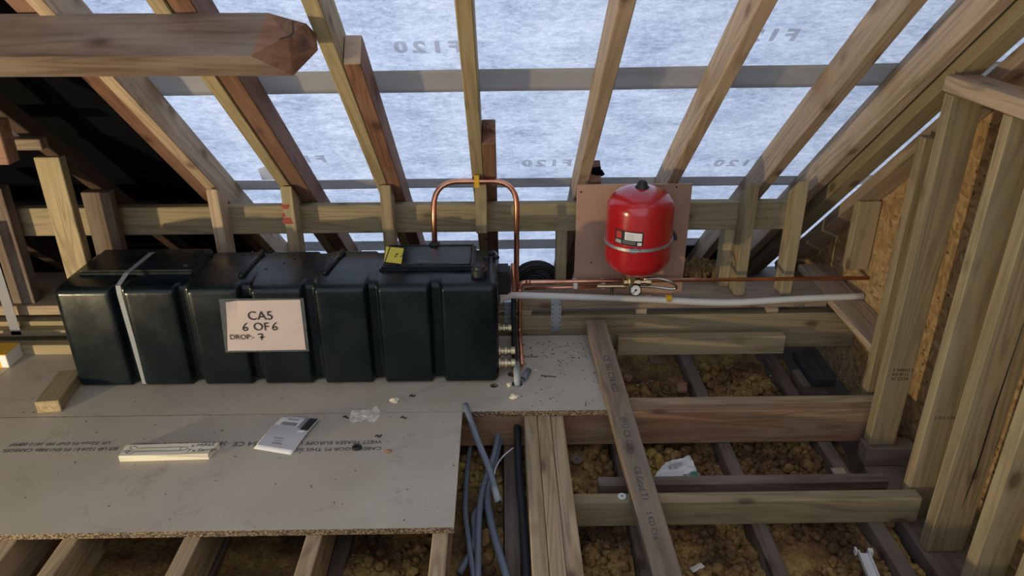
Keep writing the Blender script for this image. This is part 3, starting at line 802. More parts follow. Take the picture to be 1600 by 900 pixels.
for q in range(14):
    sd = V((q * 7.3, q * 3.1, q * 5.7))
    VAR.append([c * (1 + 0.55 * mnoise.noise(c * 1.3 + sd) + 0.32 * mnoise.noise(c * 3.1 + sd)) for c in ICO_V])
me_i = bpy.data.meshes.new('tmp'); bm.to_mesh(me_i); bm.free()
AV = [tuple(v.co) for v in me_i.vertices]; AF = [tuple(p.vertices) for p in me_i.polygons]; bpy.data.meshes.remove(me_i)
def clump(x, y, sz):
    R = Euler((rnd.random() * 6, rnd.random() * 6, rnd.random() * 6)).to_matrix() * sz
    o = V((x, y, zins(x, y) + sz * 0.4)); n0 = len(AV)
    AV.extend(tuple(R @ c + o) for c in rnd.choice(VAR)); AF.extend((a + n0, b + n0, c + n0) for a, b, c in ICO_F)
cnt = 0
while cnt < 3300:
    x = rnd.uniform(-0.60, 1.29); y = rnd.uniform(1.45, 2.95)
    if any(j_ - 0.016 < x < j_ + 0.066 for j_ in jx): continue
    if x < -0.2 and rnd.random() < 0.6: continue
    if mnoise.noise(V((x * 2.6, y * 2.6, 4))) < -0.22: continue
    clump(x, y, rnd.choice((0.006, 0.008, 0.011, 0.014, 0.018)) * rnd.uniform(0.8, 1.3)); cnt += 1
me_i = bpy.data.meshes.new('loose_insulation'); me_i.from_pydata(AV, [], AF); me_i.materials.append(MT['insul'])
me_i.polygons.foreach_set('use_smooth', [True] * len(me_i.polygons))
o = bpy.data.objects.new('loose_insulation', me_i); COL.objects.link(o)
tag(o, 'brownish yellow loose mineral wool between the old joists', 'insulation', kind='stuff')
bm = B()
rnd2 = random.Random(5)
for _ in range(90):
    p = at_z(rnd2.uniform(1074, 1130), rnd2.uniform(441, 458), SOLE_T); s = rnd2.uniform(0.012, 0.024)
    r = bmesh.ops.create_icosphere(bm, subdivisions=1, radius=s)
    for v in r['verts']: v.co = v.co * (1 + 0.5 * mnoise.noise(v.co * 70 + V((p.x * 9, 0, 0)))) + V((p.x, min(p.y + 0.13, 3.32), SOLE_T + 0.01 + rnd2.random() * 0.05))
mk('insulation_heap', bm, 'insul', smooth=True, kind='stuff', label='heap of brown wool on the eaves right of the vessel', cat='insulation')
bm = B(); k = K(0.112); y0, y1 = 3.93, 4.7
vs = [bm.verts.new((x, y, k - TP * y)) for x, y in ((0.84, y0 + 0.1), (1.0, y0), (1.6, y0), (1.6, y1), (0.84, y1))]
bm.faces.new(vs)
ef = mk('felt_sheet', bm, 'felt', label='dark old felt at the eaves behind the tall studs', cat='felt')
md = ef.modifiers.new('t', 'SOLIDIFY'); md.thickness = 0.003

# ------------------------------------------------------------------ chipboard sheets
def board(name, x0, x1, y0, y1, z0, z1, label, holes=(), rot=0.0):
    root_bm = B(); bx(root_bm, (x0, y0, z0), (x1, y1, z1))
    c = V(((x0 + x1) / 2, (y0 + y1) / 2, z0))
    o = mk(name, root_bm, 'chip', label=label, cat='board', mats=['chip', 'chipedge'])
    for hx, hy, r in holes:
        cb = B(); bmesh.ops.create_cone(cb, cap_ends=True, segments=24, radius1=r, radius2=r, depth=0.2)
        bmesh.ops.translate(cb, verts=cb.verts, vec=(hx, hy, 0))
        co = mk('cutter', cb, 'chip', mw=Matrix.Identity(4))
        md = o.modifiers.new('hole', 'BOOLEAN'); md.object = co; md.operation = 'DIFFERENCE'; md.solver = 'EXACT'
    if holes:
        dg = bpy.context.evaluated_depsgraph_get()
        me = bpy.data.meshes.new_from_object(o.evaluated_get(dg))
        o.modifiers.clear(); o.data = me
        for q in [q for q in bpy.data.objects if q.name.startswith('cutter')]: bpy.data.objects.remove(q)
    for p in o.data.polygons: p.material_index = 0 if abs(p.normal.z) > 0.5 else 1
    if rot:
        o.matrix_basis = o.matrix_basis @ Matrix.Rotation(rot, 4, 'Z')
    return o
YJ = at_z(500, 646, 0).y
YF = at_z(500, 827, 0).y
XF = at_z(716, 730, 0).x
front_board = board('chipboard_sheet', -2.45, XF, YF, YJ - 0.0012, -0.022, 0.0, 'front chipboard sheet printed with upside-down lettering')
front_board.matrix_basis = Matrix.Translation((XF, YJ, 0)) @ Matrix.Rotation(math.radians(0.08), 4, 'Z') @ Matrix.Translation((-XF, -YJ, 0)) @ front_board.matrix_basis
YB = at_z(880, 524, 0).y
h1 = at_z(808, 600, 0); h2 = at_z(800, 585, 0); h3 = at_z(772, 602.5, 0)
back_board = board('chipboard_sheet', -2.0, 0.398, YJ, YB, -0.022, 0.0, 'rear chipboard sheet with pipe holes right of the tank', [(h1.x, h1.y, 0.021), (h2.x, h2.y, 0.018), (h3.x, h3.y, 0.016)])
board('chipboard_sheet', -3.0, -2.0015, YJ, YB, -0.022, 0.0, 'rear chipboard sheet at the far left under the yellow carton')
# upside-down print on the front sheet
def bprint(u, v, s, size, mat='ink_faint', parent=front_board, spacing=1.0, ang=0.45):
    p = at_z(u, v, 0.0009)
    R = Matrix.Translation(p) @ Matrix.Rotation(math.pi + math.radians(ang), 4, 'Z')
    text('board_print', s, size, R, mat, parent, spacing=spacing)
bprint(597, 698, 'CABERFLOOR P5 THIS SIDE', 0.026)
bprint(597, 688, 'WEST FRASER EUROPE LTD', 0.026)
bprint(404, 690, '54 CE', 0.034)
bprint(356, 690, '2812 22mm DoP: MP-500GR07', 0.026)
bprint(186, 699, 'BIS UB 1224 E1 P5 EN13986 CARBOFL', 0.024)
bprint(174, 690, 'UK 22mm P5 DoP MR 2812 00P07', 0.024)
bprint(840, 556, 'Caberfl P5', 0.022, parent=back_board, spacing=0.9)

# loose plank lying from the rear sheet across trimmer and noggin
pl0, pl1 = V((0.395, 2.87, 0.074)), V((0.478, 1.30, -0.118))
plank = timber('loose_plank', pl0, pl1, 0.086, 0.034, 'weathered', 'loose weathered plank with faded stamp lying across the open floor', 'plank')
dpl = (pl1 - pl0).normalized(); side = V((0, 0, 1)).cross(dpl); upn = dpl.cross(side)
def plank_text(s, y, size, mat='ink_faint'):
    t = (y - pl0.y) / (pl1.y - pl0.y); c = pl0.lerp(pl1, t) + upn * 0.0176
    text('grade_stamp', s, size, basis(dpl, upn.cross(dpl), upn, c - upn.cross(dpl) * 0.012), mat, plank)
plank_text('CE Bkl C16 KD', 2.62, 0.035); plank_text('0113 CB C16', 2.26, 0.03); plank_text('CE Grad T1', 2.02, 0.03); plank_text('S KD C16', 1.83, 0.026)

# ================================================================== TANK
TX0 = at_z(126, 604, 0.0).x; TX1 = at_z(780, 597, 0.0).x
TYF = at_z(460, 603, 0.0).y; TYB = 2.872
TH = at_y(460, 446, TYF + 0.012).z
def tank():
    root = empty('water_tank', ((TX0 + TX1) / 2, (TYF + TYB) / 2, 0), 'long black ribbed plastic water tank with a pink paper sign', 'tank')
    bm = B()
    L_ = TX1 - TX0; pitch = L_ / 7.0; gw = 0.036
    def g(x):
        d = min(abs(x - (TX0 + pitch * k)) for k in range(1, 7))
        t = max(0.0, min(1.0, (gw / 2 + 0.012 - d) / 0.016)); return t * t * (3 - 2 * t)
    xs_ = set()
    for k in range(8):
        c = TX0 + pitch * k
        for d in (-0.045, -0.032, -0.028, -0.024, -0.020, -0.016, -0.012, -0.006, 0.0, 0.006, 0.012, 0.016, 0.020, 0.024, 0.028, 0.032, 0.045):
            if TX0 + 0.03 < c + d < TX1 - 0.03: xs_.add(round(c + d, 5))
        for d in (0.08, 0.115, 0.15):
            if TX0 + 0.03 < c + d < TX1 - 0.03: xs_.add(round(c + d, 5))
    st = [(x, 0.0) for x in sorted(xs_)]
    re = 0.026
    ends = []
    for k in range(6):
        a = math.pi / 2 * k / 5
        ends.append((re * (1 - math.sin(a)), re * (1 - math.cos(a))))   # distance from end, inset
    left = [(TX0 + d, ins) for d, ins in sorted(ends)]
    right = [(TX1 - d, ins) for d, ins in sorted(ends, reverse=True)]
    st = left + st + right
    rings = []
    for x, ins in st:
        gg = g(x) if ins == 0 else 0.0
        yf = TYF + 0.034 * gg + ins; yb = TYB - 0.02 * gg - ins; zb = 0.0015 + ins; zt = TH - ins
        r = 0.028 - min(ins, 0.022)
        pts = []
        for cy, cz, a0 in ((yf + r, zb + r, math.pi), (yb - r, zb + r, 1.5 * math.pi), (yb - r, zt - r, 0), (yf + r, zt - r, 0.5 * math.pi)):
            for k in range(6):
                a = a0 + math.pi / 2 * k / 5
                pts.append((cy + r * math.cos(a), cz + r * math.sin(a)))
            if a0 == 0:                                                   # crowned, slightly buckled top
                for k in range(1, 6):
                    t = k / 6; y = (yb - r) + (yf + r - yb + r) * t
                    z = zt + (0.006 * math.sin(math.pi * t) + 0.004 * mnoise.noise(V((x * 9, y * 9, 3)))) * (1 if ins == 0 else 0.3)
                    pts.append((y, z))
        rings.append([bm.verts.new((x, y, z)) for y, z in pts])
    n = len(rings[0])
    for A, C in zip(rings, rings[1:]):
        for k in range(n): bm.faces.new((A[k], C[k], C[(k + 1) % n], A[(k + 1) % n]))
    bm.faces.new(rings[0]); bm.faces.new(list(reversed(rings[-1])))
    bmesh.ops.recalc_face_normals(bm, faces=bm.faces)
    mk('tank_body', bm, 'tank', root, smooth=True)
    # raised access panel on the left
    a = at_z(303, 431, TH); b = at_z(332, 389, TH); c = at_z(150, 424, TH)
    bm = B(); bx(bm, (TX0 + 0.05, a.y, TH - 0.004), (a.x, min(b.y, TYB - 0.03), TH + 0.023))
    bmesh.ops.bevel(bm, geom=list(bm.edges), offset=0.007, segments=2, affect='EDGES')
    rp = mk('raised_panel', bm, 'tank', root)
    bm = B(); bx(bm, (a.x - 0.05, a.y + 0.03, TH + 0.018), (a.x - 0.025, min(b.y, TYB - 0.03) - 0.03, TH + 0.031))
    bmesh.ops.bevel(bm, geom=list(bm.edges), offset=0.004, segments=2, affect='EDGES')
    mk('panel_rib', bm, 'tank', rp)
    # moulded ridges
    for (u0, v0, u1, v1) in ((376, 434, 414, 392), (507, 429, 540, 388)):
        p, q = at_z(u0, v0, TH + 0.004), at_z(u1, v1, TH + 0.004); p.z = q.z = TH + 0.009
        q.y = min(q.y, TYB - 0.035)
        bm = B(); tube(bm, [p, p + (q - p) * 0.04, p + (q - p) * 0.96, q], [0.004, 0.013, 0.013, 0.004], 12)
        mk('moulded_ridge', bm, 'tank', root, smooth=True)
    # lid with rim
    p, q = at_z(592, 424, TH + 0.006), at_z(742, 426, TH + 0.006); yb = at_z(670, 379, TH + 0.026).y
    yb = min(yb, TYB - 0.005)
    bm = B(); bx(bm, (p.x, p.y, TH - 0.002), (q.x, yb, TH + 0.022))
    bmesh.ops.bevel(bm, geom=list(bm.edges), offset=0.008, segments=2, affect='EDGES')
    lid = mk('lid', bm, 'tank', root)
    bm = B()
    x0, x1, y0, y1 = p.x + 0.018, q.x - 0.018, p.y + 0.02, yb - 0.02
    for (s, e) in (((x0, y0), (x1, y0)), ((x1, y0), (x1, y1)), ((x1, y1), (x0, y1)), ((x0, y1), (x0, y0))):
        tube(bm, [(s[0], s[1], TH + 0.0215), (e[0], e[1], TH + 0.0215)], 0.004, 6)
    mk('lid_rim', bm, 'tank', lid, smooth=True)
    lp = at_z(645, 412, TH + 0.0225); lq = at_z(704, 390, TH + 0.0225)
    bm = B(); bx(bm, (lp.x, lp.y, TH + 0.0222), (lq.x, min(lq.y, yb - 0.03), TH + 0.0230))
    lab = mk('lid_label', bm, plain('dull_black_label', (0.03, 0.032, 0.038), 0.45), lid)
    text('lid_print', 'RWB', 0.02, Matrix.Translation((lp.x + 0.02, lp.y + 0.012, TH + 0.0234)), 'greyink_shade', lid)
    # screw plug at the right front corner of the top
    pc = at_z(749, 428, TH + 0.006)
    bm = B(); lathe(bm, [(0, 0), (0.031, 0), (0.031, 0.030), (0.027, 0.033), (0.024, 0.034), (0.022, 0.042), (0.014, 0.047), (0, 0.047)], (pc.x, pc.y, TH - 0.004), 20)
    mk('screw_plug', bm, 'black', root, smooth=False)
    for u, v in ((768, 396), (760, 404), (775, 402)):
        pk = at_z(u, v, TH + 0.004)
        bm = B(); lathe(bm, [(0, 0), (0.014, 0), (0.013, 0.008), (0.006, 0.013), (0, 0.013)], (pk.x, min(pk.y, TYB - 0.03), TH), 10)
        mk('moulded_boss', bm, 'tank', root, smooth=True)
    # grommet where the vent pipe leaves
    pv = at_z(681, 379, TH + 0.01); pv.y = min(pv.y, TYB - 0.018)
    bm = B(); lathe(bm, [(0.0, 0), (0.022, 0), (0.022, 0.010), (0.016, 0.016), (0.0, 0.016)], (pv.x, pv.y, TH + 0.018 if pv.y < yb else TH), 18)
    mk('vent_grommet', bm, 'black', root)
    # black valve box on the right end
    bm = B(); bx(bm, (TX1 - 0.01, 2.70, 0.29), (TX1 + 0.05, 2.80, 0.39)); bmesh.ops.bevel(bm, geom=list(bm.edges), offset=0.01, segments=2, affect='EDGES')
    mk('valve_box', bm, 'black', root)
    return root, pv
tank_root, vent = tank()
# webbing strap round the tank
sx = at_z(190, 443, TH).x
def strap():
    xb = at_z(262, 386, TH).x
    e = 0.002
    def X(y): return sx + (xb - sx) * (y - TYF) / (TYB - TYF)
    groove = 0.012
    path = [(sx + 0.012, TYF + groove, 0.01), (sx + 0.006, TYF + groove, TH * 0.5), (sx, TYF + groove, TH - 0.03), (sx, TYF + 0.016, TH + 0.004), (X(TYF + 0.1), TYF + 0.08, TH + 0.027), (X(TYB - 0.12), TYB - 0.08, TH + 0.027), (X(TYB), TYB - 0.01, TH + 0.006), (X(TYB), TYB + 0.004, TH - 0.05), (X(TYB), TYB + 0.004, 0.02)]
    bm = B(); prev = None; w = 0.009
    for p in path:
        q = (bm.verts.new(V(p) - V((w, 0, 0))), bm.verts.new(V(p) + V((w, 0, 0))))
        if prev: bm.faces.new((prev[0], prev[1], q[1], q[0]))
        prev = q
    o = mk('webbing_strap', bm, 'strap', label='grey webbing strap wrapped over the left end of the tank', cat='strap')
    md = o.modifiers.new('thick', 'SOLIDIFY'); md.thickness = 0.0025
strap()
# paper sign in a plastic wallet
def sign():
    y = TYF - 0.003
    c = [at_y(354, 470, y), at_y(469, 468, y), at_y(478, 546, y), at_y(356, 548, y)]
    cx = sum((p.x for p in c)) / 4
    root = empty('paper_sign', (cx, y, min(p.z for p in c)), 'pink paper sign in a clear wallet taped to the tank front', 'sign')
    bm = B(); n = 14; g = []
    for j in range(n + 1):
        row = []
        for i in range(n + 1):
            s, t = i / n, j / n
            p = (c[3] * (1 - s) + c[2] * s) * (1 - t) + (c[0] * (1 - s) + c[1] * s) * t
            yy = y - 0.0012 + 0.0012 * mnoise.noise(V((s * 4, t * 4, 0)))
            if s < 0.12 and t > 0.55: yy -= (0.12 - s) * (t - 0.55) * 0.18
            row.append(bm.verts.new((p.x, yy, p.z)))
        g.append(row)
    for j in range(n):
        for i in range(n): bm.faces.new((g[j][i], g[j][i + 1], g[j + 1][i + 1], g[j + 1][i]))
    o = mk('paper', bm, 'pinkpaper', root); md = o.modifiers.new('t', 'SOLIDIFY'); md.thickness = 0.0006; md.offset = 0
    w = [at_y(342, 467, y), at_y(474, 466, y), at_y(483, 549, y), at_y(352, 551, y)]
    bm = B(); vs = [bm.verts.new((p.x, y + 0.0012, p.z)) for p in w]; bm.faces.new(vs)
    o = mk('wallet', bm, 'clear', root); md = o.modifiers.new('t', 'SOLIDIFY'); md.thickness = 0.0005
    def put(s, u, v, size, name='printed_text', spacing=1.0, hand=False):
        p = at_y(u, v, y - 0.0042)
        text(name, s, size, basis(V((1, 0, 0)), V((0, 0, 1)), V((0, -1, 0)), p), 'ink_black', root, spacing=spacing)
    put('CA5', 387, 500, 0.051); put('OF', 396, 516.5, 0.047); put('DROP:-', 359, 530.5, 0.029)
    # handwritten 6, 6 and 7
    def hand(u, v, strokes, size):
        p = at_y(u, v, y - 0.0040); mw = basis(V((1, 0, 0)), V((0, 0, 1)), V((0, -1, 0)), p)
        bm = B()
        for s in strokes: stroke(bm, [q.xy * size for q in smooth_pts([(a, b, 0) for a, b in s], 5)], mw, 0.0022)
        mk('handwritten_digit', bm, 'ink_black', root)
    six = [[(0.55, 1.0), (0.2, 0.65), (0.02, 0.28), (0.15, 0.02), (0.45, 0.05), (0.52, 0.3), (0.3, 0.42), (0.1, 0.28)]]
    hand(380, 516.5, six, 0.031); hand(426, 515.5, six, 0.031)
    hand(404, 531.5, [[(0.0, 0.92), (0.3, 0.95), (0.62, 0.9), (0.5, 0.5), (0.42, 0.0)], [(0.2, 0.42), (0.5, 0.46), (0.85, 0.45)]], 0.027)
    return root
sign()
# yellow note on the lid
zl = TH + 0.0245
q = [at_z(600, 409, zl), at_z(627, 412, zl), at_z(631, 388, zl), at_z(603, 385, zl)]
bm = B(); vs = [bm.verts.new(p) for p in q]; bm.faces.new(vs)
note = mk('sticky_note', bm, 'note', label='yellow note with scribbles lying on the tank lid', cat='note')
md = note.modifiers.new('t', 'SOLIDIFY'); md.thickness = 0.0006
c = (q[0] + q[1] + q[2] + q[3]) / 4
for i, s in enumerate(('wc fill', 'to cyl.')):
    text('handwriting', s, 0.016, Matrix.Translation((c.x + 0.012 + i * 0.022, c.y - 0.025, zl + 0.001)) @ Matrix.Rotation(math.radians(80), 4, 'Z'), 'ink_black', note)

# ================================================================== PIPES
def pipe(name, pts, r, mat, label, rad=0.05, seg=14, cat='pipe', group=None, parent=None):
    bm = B(); tube(bm, fillet(pts, rad) if rad else pts, r, seg)
    return mk(name, bm, mat, parent, smooth=True, label=label if parent is None else None, cat=cat if parent is None else None)
# vent loop: up from the tank, over, down past the tank end
zt = at_y(745, 283, 2.93).z
xv = vent.x
xr_ = at_y(808, 330, 2.90).x
loop = pipe('copper_vent_loop', [(xv, vent.y, TH + 0.012), (xv, 2.93, zt), (xr_, 2.93, zt), (xr_ - 0.004, 2.885, 0.21)], 0.0112, 'copper', 'copper pipe arching like a hoop above the right end of the tank', 0.105)
bm = B(); xk = at_y(745, 285, 2.93).x
bx(bm, (xk - 0.010, 2.915, zt - 0.022), (xk + 0.010, 2.979, zt - 0.013)); bx(bm, (xk - 0.010, 2.915, zt + 0.012), (xk + 0.010, 2.979, zt + 0.030)); bx(bm, (xk - 0.010, 2.912, zt - 0.022), (xk + 0.010, 2.918, zt + 0.030))
mk('pipe_clip', bm, 'yellow', label='yellow clip holding the copper hoop to the hanging stud', cat='clip')
# long copper pipe to the OSB wall
PZ = at_y(1000, 437, 2.915).z
xe = at_y(812, 440, 2.905).x
fl = 0.026
cop = empty('copper_feed_pipe', (0.6, 2.9, 0), 'long thin copper pipe running from the tank end into the OSB wall', 'pipe')
pipe('pipe_run', [(xe + 0.002, 2.62, 0.022), (xe, 2.90, 0.022), (xe, 2.90, PZ), (0.4, 2.905, PZ), (1.566, 2.925, PZ - 0.008)], 0.0085, 'copper', '', 0.022, parent=cop)
for p, d in (((xe, 2.90, PZ - 0.04), (0, 0, 1)), ((xe + 0.035, 2.90, PZ), (1, 0, 0))):
    p = V(p); d = V(d); bm = B(); tube(bm, [p - d * 0.011, p + d * 0.011], 0.0105, 14)
    mk('elbow_socket', bm, 'copper', cop, smooth=True)
# second short copper pipe
PZ2 = at_y(860, 448, 2.905).z
pipe('copper_fill_pipe', [(xe + 0.02, 2.90, PZ2 - 0.004), (at_y(955, 447, 2.905).x, 2.905, PZ2)], 0.0078, 'copper', 'short lower copper pipe held by two white clips', 0)
for u, lab in ((899, 'white pipe clip near the left edge of the plywood backboard'), (942, 'white pipe clip just left of the pressure gauge')):
    p = at_y(u, 446, 2.905)
    bm = B(); bx(bm, (p.x - 0.009, 2.893, p.z - 0.013), (p.x + 0.009, 2.949, p.z + 0.015)); bmesh.ops.bevel(bm, geom=list(bm.edges), offset=0.003, segments=1, affect='EDGES')
    mk('pipe_clip', bm, 'whiteplastic', label=lab, cat='clip')
# pipe up from the upper tank outlet
zo = at_y(785, 455, 2.82).z
pipe('copper_stub', [(at_y(803, 449, 2.86).x, 2.86, zo - 0.02), (at_y(801, 412, 2.87).x, 2.87, at_y(801, 412, 2.87).z)], 0.0085, 'copper', 'short upright copper pipe at the top outlet of the tank', 0)
# white overflow pipe
ov = [at_y(790, 461, 2.84), at_y(830, 462, 2.87), at_y(1000, 467, 2.915), at_y(1130, 473, 2.93), at_y(1250, 476, 2.933), at_y(1369, 473, 2.93)]
ov[-1].x = 1.56; ov[-1].z = SOLE_T + 0.018; ov[-2].z = max(ov[-2].z, SOLE_T + 0.008)
for p in ov: p.z = max(p.z, SOLE_T + 0.0005) if p.y > 2.955 else p.z
wp = pipe('overflow_pipe', [V((TX1 - 0.004, 2.82, ov[0].z))] + smooth_pts(ov, 5), 0.0145, 'whitepipe', 'white plastic overflow pipe with pen marks running along the sole plate', 0)
bm = B(); tube(bm, [(TX1 - 0.002, 2.82, ov[0].z), (TX1 + 0.012, 2.825, ov[0].z)], 0.027, 18); tube(bm, [(TX1 + 0.012, 2.825, ov[0].z), (TX1 + 0.045, 2.835, ov[0].z)], 0.019, 18)
mk('pipe_nut', bm, 'whitepipe', wp)
for u, v, s in ((1062, 474.5, 'Tank'), (1240, 479, 'Overfl')):
    p = at_y(u, v, 2.912)
    text('pen_mark', s, 0.018, basis(V((1, 0, 0)), V((0, 0.35, 0.94)), V((0, -0.94, 0.35)), p), 'ink_black', wp, shear=0.3)
p = at_y(1046, 469, 2.90)
bm = B(); tube(bm, [p - V((0.011, -0.019, 0)), p + V((0.011, 0.019, 0))], 0.0162, 16)
o = mk('tape_band', bm, 'yellow', label='yellow tape band wrapped round the white overflow pipe', cat='tape')
# brass fittings on the tank end
def lathe_x(prof, c, name, mat, parent=None, label=None, cat=None, seg=14):
    bm = B(); lathe(bm, prof, c, seg, V((1, 0, 0)))
    return mk(name, bm, mat, parent, label=label, cat=cat)
vprof = [(0, 0), (0.024, 0), (0.024, 0.008), (0.015, 0.010), (0.015, 0.022), (0.020, 0.024), (0.020, 0.034), (0.013, 0.036), (0.013, 0.048), (0.019, 0.050), (0.019, 0.066), (0.010, 0.068), (0, 0.068)]
for (u, v, y, lab) in ((783, 513, 2.74, 'small brass outlet fitting at mid height of the tank end'), (783, 549, 2.66, 'upper of the two big brass valves low on the tank end'), (783, 568, 2.60, 'lower of the two big brass valves low on the tank end'), (783, 453, 2.83, 'pale brass outlet above the white overflow pipe')):
    p = at_y(u, v, y); sc = 0.8 if v in (513, 453) else 1.0
    lathe_x([(r * sc, z * sc) for r, z in vprof], (TX1 - 0.002, y, p.z), 'brass_valve', 'brass', label=lab, cat='valve')
# lagged pipe: down behind, forward along the boards and into the hole
xg = h1.x
lag = empty('lagged_pipe', (xg, 2.7, 0), 'grey lagged pipe running along the boards into the round hole', 'pipe')
pipe('lagging', [(xe - 0.026, 2.885, 0.215), (xe - 0.026, 2.875, 0.028), (xg - 0.004, h1.y + 0.09, 0.026)], 0.0115, 'blackpipe', '', 0.03, parent=lag)
pipe('grey_socket', [(xg, h1.y + 0.10, 0.032), (xg, h1.y, 0.030), (xg, h1.y, -0.10)], 0.0135, 'greypale', '', 0.03, parent=lag)
pipe('grey_tail', [(xg, h1.y + 0.012, 0.02), (xg, h1.y, -0.14)], 0.0145, 'greypipe', '', 0, parent=lag)
# black coil of hose behind the pipes
pc = at_y(838, 446, 3.13)
coil = empty('hose_coil', (pc.x, pc.y, SOLE_T), 'black coiled hose behind the copper pipes right of the tank', 'hose')
for k, (R_, dy, dz) in enumerate(((0.112, 0.01, 0), (0.104, 0, 0), (0.086, 0.012, 0.004), (0.092, 0.026, -0.003), (0.074, 0.02, 0.0), (0.060, 0.01, 0.004), (0.046, 0.006, 0.0), (0.030, 0.01, 0.0))):
    bm = B(); tube(bm, [(pc.x + R_ * math.cos(a), pc.y + dy + 0.012 * math.sin(a + k), pc.z + dz + R_ * 0.95 * math.sin(a)) for a in [2 * math.pi * i / 36 for i in range(36)]], 0.009, 8, closed=True)
    mk('hose_turn', bm, 'blackpipe', coil, smooth=True)

# ================================================================== BACKBOARD AND EXPANSION VESSEL
bp0, bp1 = at_y(902, 289, 2.952), at_y(1082, 289, 2.952)
ply = tbox('plywood_backboard', (bp0.x, 2.952, at_y(900, 462, 2.952).z), (bp1.x, 2.964, bp0.z), 'z', 'ply', 'brown plywood backboard behind the red vessel', 'board', bev=0.001)
for u, v in ((908, 300), (1057, 292), (924, 410)):
    p = at_y(u, v, 2.952); bm = B(); lathe(bm, [(0, 0), (0.004, 0), (0.004, 0.001), (0, 0.001)], p, 8, V((0, -1, 0))); mk('screw', bm, 'black', ply)
VY = 2.812
vc = at_y(997, 380, VY); VR = 109 / 2 * (vc - V((0, 0, CAM_H))).length / F_PX / 1.05
vz0 = at_y(997, 427, VY).z + 0.004; vz1 = at_y(997, 290, VY).z - 0.006
VR = 0.132
def vessel():
    root = empty('expansion_vessel', (vc.x, VY, vz0), 'red steel expansion vessel with a black cap on the plywood board', 'vessel')
    hb, ht = 0.090, 0.080; prof = [(0, vz0)]
    for k in range(1, 13):
        a = math.pi / 2 * k / 12; prof.append((VR * math.sin(a) ** 0.86, vz0 + hb * (1 - math.cos(a) ** 0.95)))
    for k in range(0, 13):
        a = math.pi / 2 * k / 12; prof.append((VR * 0.995 * math.cos(a) ** 0.80 if k < 12 else 0.0, vz1 - ht + ht * math.sin(a) ** 0.98))
    prof = [(r, z) for r, z in prof]
    bm = B(); lathe(bm, [(r, z - vz0) for r, z in prof], (vc.x, VY, vz0), 56)
    bmesh.ops.recalc_face_normals(bm, faces=bm.faces)
    mk('vessel_shell', bm, 'vessel', root, smooth=True)
    bm = B(); lathe(bm, [(0, 0.033), (0.010, 0.032), (0.016, 0.026), (0.021, 0.014), (0.029, 0.002), (0.033, -0.008), (0, -0.008)], (vc.x, VY, vz1 - 0.004), 24)
    mk('black_cap', bm, 'black', root, smooth=True)
    # retaining band
    zb = vz0 + 0.150
    bm = B(); ring = []
    for i in range(48):
        a = 2 * math.pi * i / 48; c, s = math.cos(a), math.sin(a)
        zt_ = zb + 0.010 * c * 0.6
        ring.append([bm.verts.new((vc.x + (VR + e) * c, VY + (VR + e) * s, zt_ + h)) for e, h in ((0.0005, -0.006), (0.004, -0.006), (0.004, 0.006), (0.0005, 0.006))])
    for i in range(48):
        A, C = ring[i], ring[(i + 1) % 48]
        for k in range(4): bm.faces.new((A[k], C[k], C[(k + 1) % 4], A[(k + 1) % 4]))
    band = mk('retaining_band', bm, 'galv', root, smooth=False)
    a = math.radians(-107); px, py = vc.x + (VR + 0.008) * math.cos(a), VY + (VR + 0.008) * math.sin(a)
    bm = B(); bx(bm, (px - 0.014, py - 0.004, zb - 0.009), (px + 0.014, py + 0.006, zb + 0.009)); tube(bm, [(px - 0.018, py - 0.005, zb), (px + 0.02, py - 0.005, zb)], 0.0045, 8)
    mk('band_buckle', bm, 'galv', band)
    # hook at the right end of the band
    bm = B(); bx(bm, (vc.x + VR, VY - 0.01, zb - 0.008), (vc.x + VR + 0.02, VY + 0.13, zb + 0.010)); mk('band_bracket', bm, 'black', band)
    # curved label
    def patch(name, a0, a1, z0, z1, e, mat, par):
        bm = B(); n = 10; pr = None
        for i in range(n + 1):
            a = math.radians(a0 + (a1 - a0) * i / n)
            qv = (bm.verts.new((vc.x + (VR + e) * math.cos(a), VY + (VR + e) * math.sin(a), z0)), bm.verts.new((vc.x + (VR + e) * math.cos(a), VY + (VR + e) * math.sin(a), z1)))
            if pr: bm.faces.new((pr[0], qv[0], qv[1], pr[1]))
            pr = qv
        return mk(name, bm, mat, par)
    lz = vz0 + 0.166
    lb = patch('rating_label', -143, -93, lz, lz + 0.058, 0.0012, 'ink_black', root)
    patch('label_field', -124, -95, lz + 0.022, lz + 0.054, 0.0018, 'white', lb)
    patch('label_logo', -140, -130, lz + 0.024, lz + 0.052, 0.0018, 'redcol', lb)
    patch('label_code', -141, -130, lz + 0.004, lz + 0.018, 0.0018, 'greypale', lb)
    patch('label_code', -102, -95, lz + 0.004, lz + 0.016, 0.0018, 'white', lb)
    for i in range(3): patch('label_line', -121, -108, lz + 0.028 + i * 0.008, lz + 0.030 + i * 0.008, 0.0022, 'greyink_shade', lb)
    for i in range(2): patch('label_line', -127, -105, lz + 0.007 + i * 0.007, lz + 0.010 + i * 0.007, 0.0020, 'greyink_shade', lb)
    return root
vessel()
